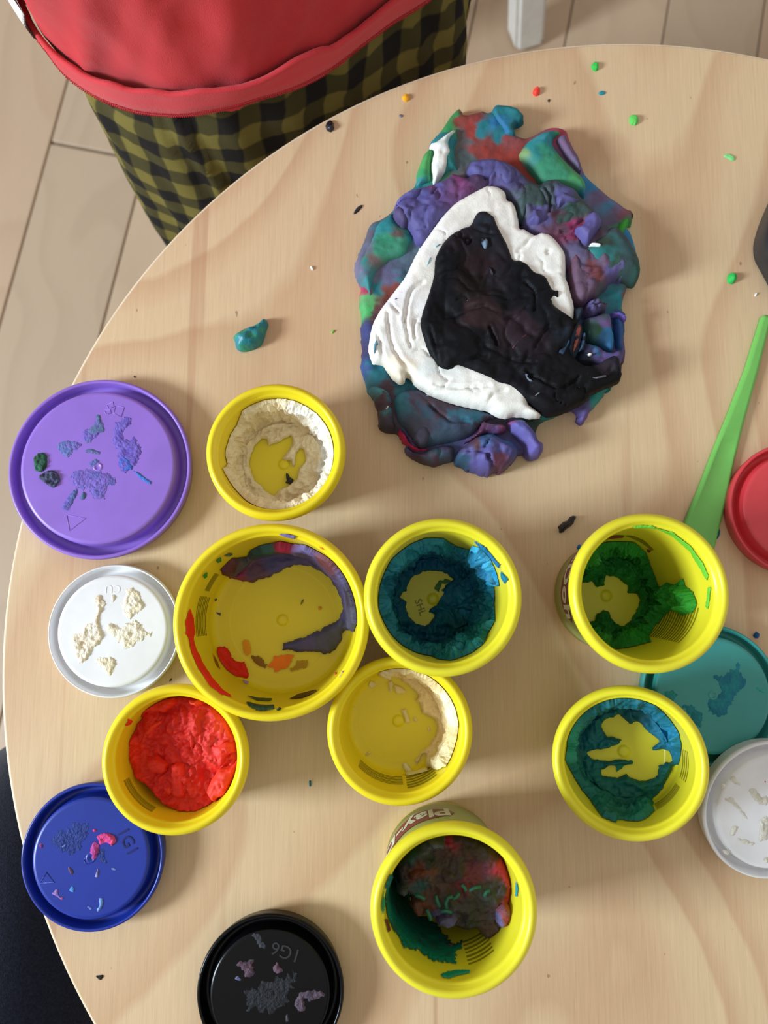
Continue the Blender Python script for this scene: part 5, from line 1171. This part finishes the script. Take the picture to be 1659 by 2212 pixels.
bm = bmesh.new(); bm.from_mesh(me); bmesh.ops.recalc_face_normals(bm, faces=bm.faces); bm.to_mesh(me); bm.free()
link('handle', me, M_TOOL, tool)

case = empty('charcoal_case', (.236, .200, T), 'charcoal plastic case with angled corners at the far side of the table', 'case')
V = []; Fc = []
outline = [(.2046, .2005), (.2085, .2120), (.2175, .2310), (.2300, .2370), (.2620, .2370), (.2700, .2250), (.2700, .1800), (.2600, .1690), (.2260, .1640), (.2150, .1690), (.2085, .1840), (.2046, .1920)]
outline = densify(outline, .002, 0, smooth=2)
for f, z in ((.96, 0), (1, .002), (1.0, .013), (.985, .0155), (.95, .0175), (.88, .018)):
    cx, cy = .236, .200
    for q in outline: V.append(((q[0] - cx) * f, (q[1] - cy) * f, z))
N = len(outline)
for i in range(5):
    for k in range(N): Fc.append((i * N + k, i * N + (k + 1) % N, (i + 1) * N + (k + 1) % N, (i + 1) * N + k))
Fc.append(tuple(5 * N + k for k in range(N))); Fc.append(tuple(range(N))[::-1])
me = mesh_from('shell', V, Fc)
bm = bmesh.new(); bm.from_mesh(me); bmesh.ops.recalc_face_normals(bm, faces=bm.faces); bm.to_mesh(me); bm.free()
link('shell', me, M_CASE, case)
link('seam', lathe('seam', [(.013, .0179), (.0135, .0184), (.0150, .0184), (.0155, .0179)], 48), M_CASE, case)

# ------------------------------------------------------------------ white child's chair beyond the table
def chair(x, y, rz, label, foot=None):
    c = empty('white_chair', (x, y, 0), label, 'chair', None, None, (0, 0, rz))
    link('seat', box_mesh('seat', .30, .28, .022, .008, 3, (0, 0, .29)), M_WPAINT, c)
    for sx in (-1, 1):
        for sy in (-1, 1):
            bm = bmesh.new(); bmesh.ops.create_cube(bm, size=1)
            for v in bm.verts:
                top = v.co.z > 0
                v.co = Vector((v.co.x * .038 + sx * (.115 if top else .150), v.co.y * .038 + sy * (.10 if top else .125), .28 if top else 0))
            bmesh.ops.bevel(bm, geom=bm.edges[:], offset=.005, segments=3, affect='EDGES')
            me = bpy.data.meshes.new('leg'); bm.to_mesh(me); bm.free()
            link('leg', me, M_WPAINT, c)
    for k, z in enumerate((.40, .48)):
        link('back_rail', box_mesh('back_rail', .28, .016, .045, .006, 2, (0, .13, z)), M_WPAINT, c)
    for sx in (-1, 1):
        link('back_post', box_mesh('back_post', .026, .022, .26, .006, 2, (sx * .125, .13, .395)), M_WPAINT, c)
    return c
# front-left leg foot lands at about (.187, .745)
rz = math.radians(18)
fx, fy = .150, -.125
chair(.187 - (fx * math.cos(rz) - fy * math.sin(rz)), .735 - (fx * math.sin(rz) + fy * math.cos(rz)), rz, "white painted child's chair behind the table, one leg in view")

# ------------------------------------------------------------------ people
def skinned(name, verts, edges, radii, root_i, material, parent, levels=2):
    me = bpy.data.meshes.new(name)
    me.from_pydata(verts, edges, [])
    o = link(name, me, None, parent)
    o.modifiers.new('Skin', 'SKIN'); me.skin_vertices if me.skin_vertices else None
    for i, r in enumerate(radii):
        r = (r, r) if not isinstance(r, tuple) else r
        me.skin_vertices[0].data[i].radius = r
    me.skin_vertices[0].data[root_i].use_root = True
    s = o.modifiers.new('Subdivision', 'SUBSURF'); s.levels = levels; s.render_levels = levels
    dg = bpy.context.evaluated_depsgraph_get()
    me2 = bpy.data.meshes.new_from_object(o.evaluated_get(dg))
    me2.name = name
    o.modifiers.clear(); o.data = me2
    me2.materials.clear(); me2.materials.append(material); me2.shade_smooth()
    return o
def loft(name, rows, material, parent, uv=False, closed_top=False, disp=None, cap_bottom=False):
    """rows: list of (ring of xyz points), all with the same count"""
    V, Fc, U = [], [], []
    n = len(rows[0])
    for r in rows:
        ring = np.asarray(r, float)
        seg = np.hypot(*(np.roll(ring, -1, 0) - ring)[:, :2].T)
        u = np.r_[0, np.cumsum(seg)]
        for k in range(n + 1):
            V.append(tuple(ring[k % n])); U.append((u[k], ring[k % n][2]))
    m = n + 1
    for i in range(len(rows) - 1):
        for k in range(n): Fc.append((i * m + k, i * m + k + 1, (i + 1) * m + k + 1, (i + 1) * m + k))
    me = mesh_from(name, V, Fc, None, True, U)
    o = link(name, me, material, parent)
    return o

# child in the red shirt and plaid shorts, standing at the far side of the table
KC = np.array([-.085, .385])
HEM = np.array([[-.1963, .3329], [-.1828, .3091], [-.1691, .2899], [-.1483, .2763], [-.1280, .2704], [-.1029, .2683], [-.0805, .2724], [-.0656, .2774], [-.0456, .2863], [-.0306, .2946], [-.0155, .3057], [.0023, .3198], [.0254, .3368],
                [.042, .362], [.046, .40], [.030, .44], [-.01, .47], [-.07, .487], [-.135, .478], [-.185, .445], [-.208, .40], [-.208, .362]])
def ring_of(ctrl, n=160, smooth=3):
    p = densify(ctrl, .0008, 0, smooth=smooth)
    s = np.r_[0, np.cumsum(np.hypot(*(np.roll(p, -1, 0) - p).T))]
    p = np.r_[p, p[:1]]
    u = np.linspace(0, s[-1], n, endpoint=False)
    return np.stack([np.interp(u, s, p[:, 0]), np.interp(u, s, p[:, 1])], 1)
H0 = ring_of(HEM)
kid = empty('person', (KC[0], KC[1], 0), 'child in a red shirt and plaid shorts standing at the table edge', 'person')
def nrm_of(r):
    t = np.roll(r, -1, 0) - np.roll(r, 1, 0); t /= np.hypot(*t.T)[:, None]
    return np.stack([t[:, 1], -t[:, 0]], 1)
NH = nrm_of(H0)
def shirt_rows(zs, scale, off, wob, seed):
    rows = []
    th = np.arange(len(H0)) / len(H0) * 2 * math.pi
    for z in zs:
        sc = np.interp(z, *scale)
        r = (H0 - KC) * sc
        f = np.interp(z, [0, .05, .3], [1, 1, .6])
        dsp = wob * f * (fbm(th * 3.2 + z * 4, np.full_like(th, z * 9 + seed), seed, 3) + .9 * (ridged(th * 4 - z * 16, np.full_like(th, z * 7), seed + 4, 2) - .3))
        r = r + NH * (off + dsp)[:, None] if isinstance(off, np.ndarray) else r + NH * (off + dsp)[:, None]
        rows.append(np.c_[r, np.full(len(r), T + z)])
    return rows
zs = np.r_[np.linspace(.010, .10, 40), np.linspace(.11, .28, 18)]
rows = shirt_rows(zs, ([-.01, .03, .10, .16, .22, .255, .275, .285], [.985, 1.0, 1.0, .97, .92, .80, .55, .36]), -.0012, .0044, 5)
loft('shirt', rows, M_SHIRT, kid)
thb = np.arange(len(H0)) / len(H0) * 2 * math.pi
topz = .0350 + .0060 * fbm(thb * 4, thb * 0, 3, 3)
band = []
for u, o_ in ((0.0, .0002), (0.02, .0022), (.1, .0030), (.18, .0026), (.22, .0033), (.5, .0034), (.8, .0040), (.93, .0046), (1.0, .0040), (1.0, .0028), (.94, .0014)):
    z = .0150 + (topz - .0150) * u + .0012 * np.sin(thb * 7)
    r = (H0 - KC) + NH * (o_ + .0012 * fbm(thb * 4, thb * 0 + u, 8, 2))[:, None]
    band.append(np.c_[r, T + z])
loft('hem_band', band, M_HEM, kid)
# overlock stitching along the hem
V, Fc = [], []
for row_z in (.0168, .0186):
    for k in range(0, 640):
        t_ = k / 640 * len(H0); i = int(t_) % len(H0); f_ = t_ - int(t_)
        p = (H0[i] - KC) * (1 - f_) + (H0[(i + 1) % len(H0)] - KC) * f_
        oo = .0031 + .0012 * float(fbm(thb[i:i + 1] * 4, np.array([.12]), 8, 2)[0])
        nn = NH[i]; tt = np.array([-nn[1], nn[0]])
        z = T + row_z + .0012 * math.sin(thb[i] * 7)
        b = len(V)
        for s1, s2, dz in ((-1, 0, -.0004), (1, 0, -.0004), (1, 0, .0004), (-1, 0, .0004)):
            q = p + nn * (oo + .0002) + tt * s1 * .00042
            V.append((q[0], q[1], z + dz))
        q = p + nn * (oo + .0009)
        V.append((q[0], q[1], z))
        for a_, b_ in ((0, 1), (1, 2), (2, 3), (3, 0)): Fc.append((b + a_, b + b_, b + 4))
o = link('hem_stitching', mesh_from('hem_stitching', V, Fc, None, False), cloth('red_thread', (186, 26, 40), (166, 20, 34)), kid); o['kind'] = 'stuff'
# white knit edge between shirt and band at the child's side
seg = [i for i in range(len(H0)) if H0[i][0] < -.176 and .296 < H0[i][1] < .350]
V, Fc = [], []
for j, i in enumerate(seg):
    for z, o_ in ((.028, .0020), (.034, .0052), (.041, .0058), (.047, .0030)):
        q = H0[i] - KC + NH[i] * o_
        V.append((q[0], q[1], T + z))
for j in range(len(seg) - 1):
    for k in range(3): Fc.append((j * 4 + k, (j + 1) * 4 + k, (j + 1) * 4 + k + 1, j * 4 + k + 1))
o = link('undershirt_edge', mesh_from('undershirt_edge', V, Fc), M_KNIT, kid); o['label'] = 'white knitted edge'
for sx in (-1, 1):
    link('sleeve', tube_mesh('sleeve', [(sx * .060, .006, T + .262), (sx * .088, .012, T + .245), (sx * .112, .022, T + .195), (sx * .134, .030, T + .145)], [.040, .043, .040, .037], 24), M_SHIRT, kid)
# shorts
SH = np.array([[-.184, .330], [-.176, .308], [-.165, .291], [-.146, .279], [-.125, .2745], [-.100, .2735], [-.076, .277], [-.055, .284], [-.032, .296], [-.008, .311], [.018, .325], [.040, .338], [.052, .352], [.057, .385], [.050, .425], [.02, .460], [-.06, .478], [-.13, .470], [-.175, .440], [-.192, .395], [-.191, .355]])
S0 = ring_of(SH); NS = nrm_of(S0)
rows = []
ths = np.arange(len(S0)) / len(S0) * 2 * math.pi
for z in np.linspace(.02, -.27, 64):
    sc = np.interp(z, [-.28, -.12, -.02, .005, .02], [1.05, 1.02, 1.0, .955, .90])
    r = (S0 - KC) * sc
    dsp = .0045 * fbm(ths * 3 + z * 3, np.full_like(ths, z * 9), 12, 3) + .0035 * ridged(ths * 6 + z * 10, np.full_like(ths, z * 4), 19, 2)
    split = np.clip((-.10 - z) / .12, 0, 1)
    mid = np.exp(-((r[:, 0] - .025) / .02) ** 2)
    r = r + NS * dsp[:, None]
    r[:, 1] += -np.sign(r[:, 1]) * mid * split * .055
    rows.append(np.c_[r, np.full(len(r), T + z)])
loft('shorts', rows[::-1], M_GING, kid)
# the body: one continuous figure
bv = [(0, 0, T - .01), (0, 0, T + .10), (0, .005, T + .20), (0, .005, T + .265), (0, 0, T + .30), (0, -.005, T + .345), (0, -.008, T + .40), (0, -.004, T + .435),
      (-.055, 0, T - .06), (-.055, -.005, T - .24), (-.055, .01, .045), (-.055, -.035, .018), (.055, 0, T - .06), (.055, -.005, T - .24), (.055, .01, .045), (.055, -.035, .018),
      (-.085, .01, T + .255), (-.135, .03, T + .14), (-.145, .05, T + .03), (-.145, .06, T + .005), (.085, .01, T + .255), (.135, .03, T + .14), (.145, .05, T + .03), (.145, .06, T + .005)]
be = [(0, 1), (1, 2), (2, 3), (3, 4), (4, 5), (5, 6), (6, 7), (0, 8), (8, 9), (9, 10), (10, 11), (0, 12), (12, 13), (13, 14), (14, 15), (3, 16), (16, 17), (17, 18), (18, 19), (3, 20), (20, 21), (21, 22), (22, 23)]
br = [(.075, .06), (.08, .06), (.085, .06), (.07, .05), .030, .055, .065, .04, .05, .036, .024, .022, .05, .036, .024, .022, .032, .022, .016, .014, .032, .022, .016, .014]
skinned('body', bv, be, br, 0, M_SKIN, kid)
hm = bmesh.new(); bmesh.ops.create_uvsphere(hm, u_segments=32, v_segments=18, radius=1)
for v in hm.verts:
    f = .074
    v.co = Vector((v.co.x * f, v.co.y * f * 1.08 + .012, v.co.z * f * .95))
    if v.co.y < -.02 and v.co.z < .025: v.co *= .86
me = bpy.data.meshes.new('hair'); hm.to_mesh(me); hm.free(); me.shade_smooth()
link('hair', me, M_HAIR, kid, (0, .0, T + .408))
for sx in (-1, 1):
    bm = bmesh.new(); bmesh.ops.create_uvsphere(bm, u_segments=12, v_segments=8, radius=.007); me = bpy.data.meshes.new('eye'); bm.to_mesh(me); bm.free()
    link('eye', me, M_BLACKP, kid, (sx * .024, -.066, T + .385))
    bm = bmesh.new(); bmesh.ops.create_uvsphere(bm, u_segments=12, v_segments=8, radius=.012); me = bpy.data.meshes.new('ear'); bm.to_mesh(me); bm.free()
    link('ear', me, M_SKIN, kid, (sx * .068, 0, T + .375))
    # hands: palm, four fingers, thumb
    pv = [(0, 0, 0), (0, .004, -.03)]; pe = [(0, 1)]; pr_ = [(.016, .009), (.018, .008)]
    for q, (fx_, ln_) in enumerate(((-.012, .024), (-.004, .028), (.004, .027), (.012, .020))):
        b = len(pv); pv += [(fx_, .006, -.040), (fx_ * 1.15, -.002, -.040 - ln_ * .55), (fx_ * 1.15, -.010, -.040 - ln_)]; pe += [(1, b), (b, b + 1), (b + 1, b + 2)]; pr_ += [.0052, .0046, .0038]
    b = len(pv); pv += [(-.018 * sx, -.006, -.014), (-.026 * sx, -.012, -.030)]; pe += [(0, b), (b, b + 1)]; pr_ += [.006, .0045]
    hnd = skinned('hand', pv, pe, pr_, 0, M_SKIN, kid); hnd.location = (sx * .145, .06, T + .004)

# grown-up in dark jeans, sitting at the near left corner of the table
ad = empty('person', (-.192, -.50, 0), 'seated adult in dark denim jeans, thigh beside the table edge', 'person')
jv = [(0.10, -.12, .43), (-.035, -.02, .405), (-.045, .20, .395), (-.045, .352, .392), (-.04, .372, .22), (-.03, .36, .06), (.26, -.04, .385), (.255, .18, .365), (.245, .34, .36), (.25, .36, .22), (.25, .34, .06), (.10, -.13, .55)]
je = [(0, 1), (1, 2), (2, 3), (3, 4), (4, 5), (0, 6), (6, 7), (7, 8), (8, 9), (9, 10), (0, 11)]
jr = [(.13, .10), .098, .088, .070, .058, .046, .098, .085, .066, .056, .046, (.15, .10)]
skinned('jeans', jv, je, jr, 0, M_DENIM, ad)
tv = [(.10, -.13, .50), (.10, -.13, .68), (.10, -.12, .84), (.10, -.11, .93), (-.07, -.11, .90), (-.16, .02, .72), (-.02, .22, .80), (.27, -.11, .90), (.38, .02, .72), (.30, .22, .80)]
te = [(0, 1), (1, 2), (2, 3), (2, 4), (4, 5), (5, 6), (2, 7), (7, 8), (8, 9)]
tr_ = [(.155, .11), (.15, .10), (.16, .10), .065, .062, .048, .036, .062, .048, .036]
skinned('sweater', tv, te, tr_, 0, M_SWEAT, ad)
hv = [(.10, -.11, .92), (.10, -.10, .99), (.10, -.085, 1.06), (.10, -.085, 1.13), (.10, -.09, 1.17)]
skinned('body', hv, [(0, 1), (1, 2), (2, 3), (3, 4)], [.05, .048, .075, .085, .05], 0, M_SKIN, ad)
hm = bmesh.new(); bmesh.ops.create_uvsphere(hm, u_segments=28, v_segments=16, radius=.1)
for v in hm.verts:
    v.co = Vector((v.co.x * .92, v.co.y * 1.02 - .012, v.co.z * .95 + .012))
    if v.co.y > .03 and v.co.z < .04: v.co *= .80
me = bpy.data.meshes.new('hair'); hm.to_mesh(me); hm.free(); me.shade_smooth()
link('hair', me, M_HAIR, ad, (.10, -.09, 1.12))
for sx in (-1, 1):
    sh = box_mesh('shoe', .085, .22, .06, .022, 3, (-.03 if sx < 0 else .25, .40 if sx < 0 else .38, .03))
    link('shoe', sh, M_BLACKP, ad)
st = empty('low_stool', (-.09, -.60, 0), 'low pale wooden stool under the seated adult', 'stool')
link('seat', lathe('seat', [(0, .245), (.14, .245), (.155, .250), (.16, .260), (.155, .268), (.14, .270), (0, .270)], 64), M_EDGE, st)
for a in (45, 135, 225, 315):
    x, y = .10 * math.cos(math.radians(a)), .10 * math.sin(math.radians(a))
    link('leg', tube_mesh('leg', [(x * 1.35, y * 1.35, 0), (x, y, .247)], [.013, .017], 14), M_EDGE, st)
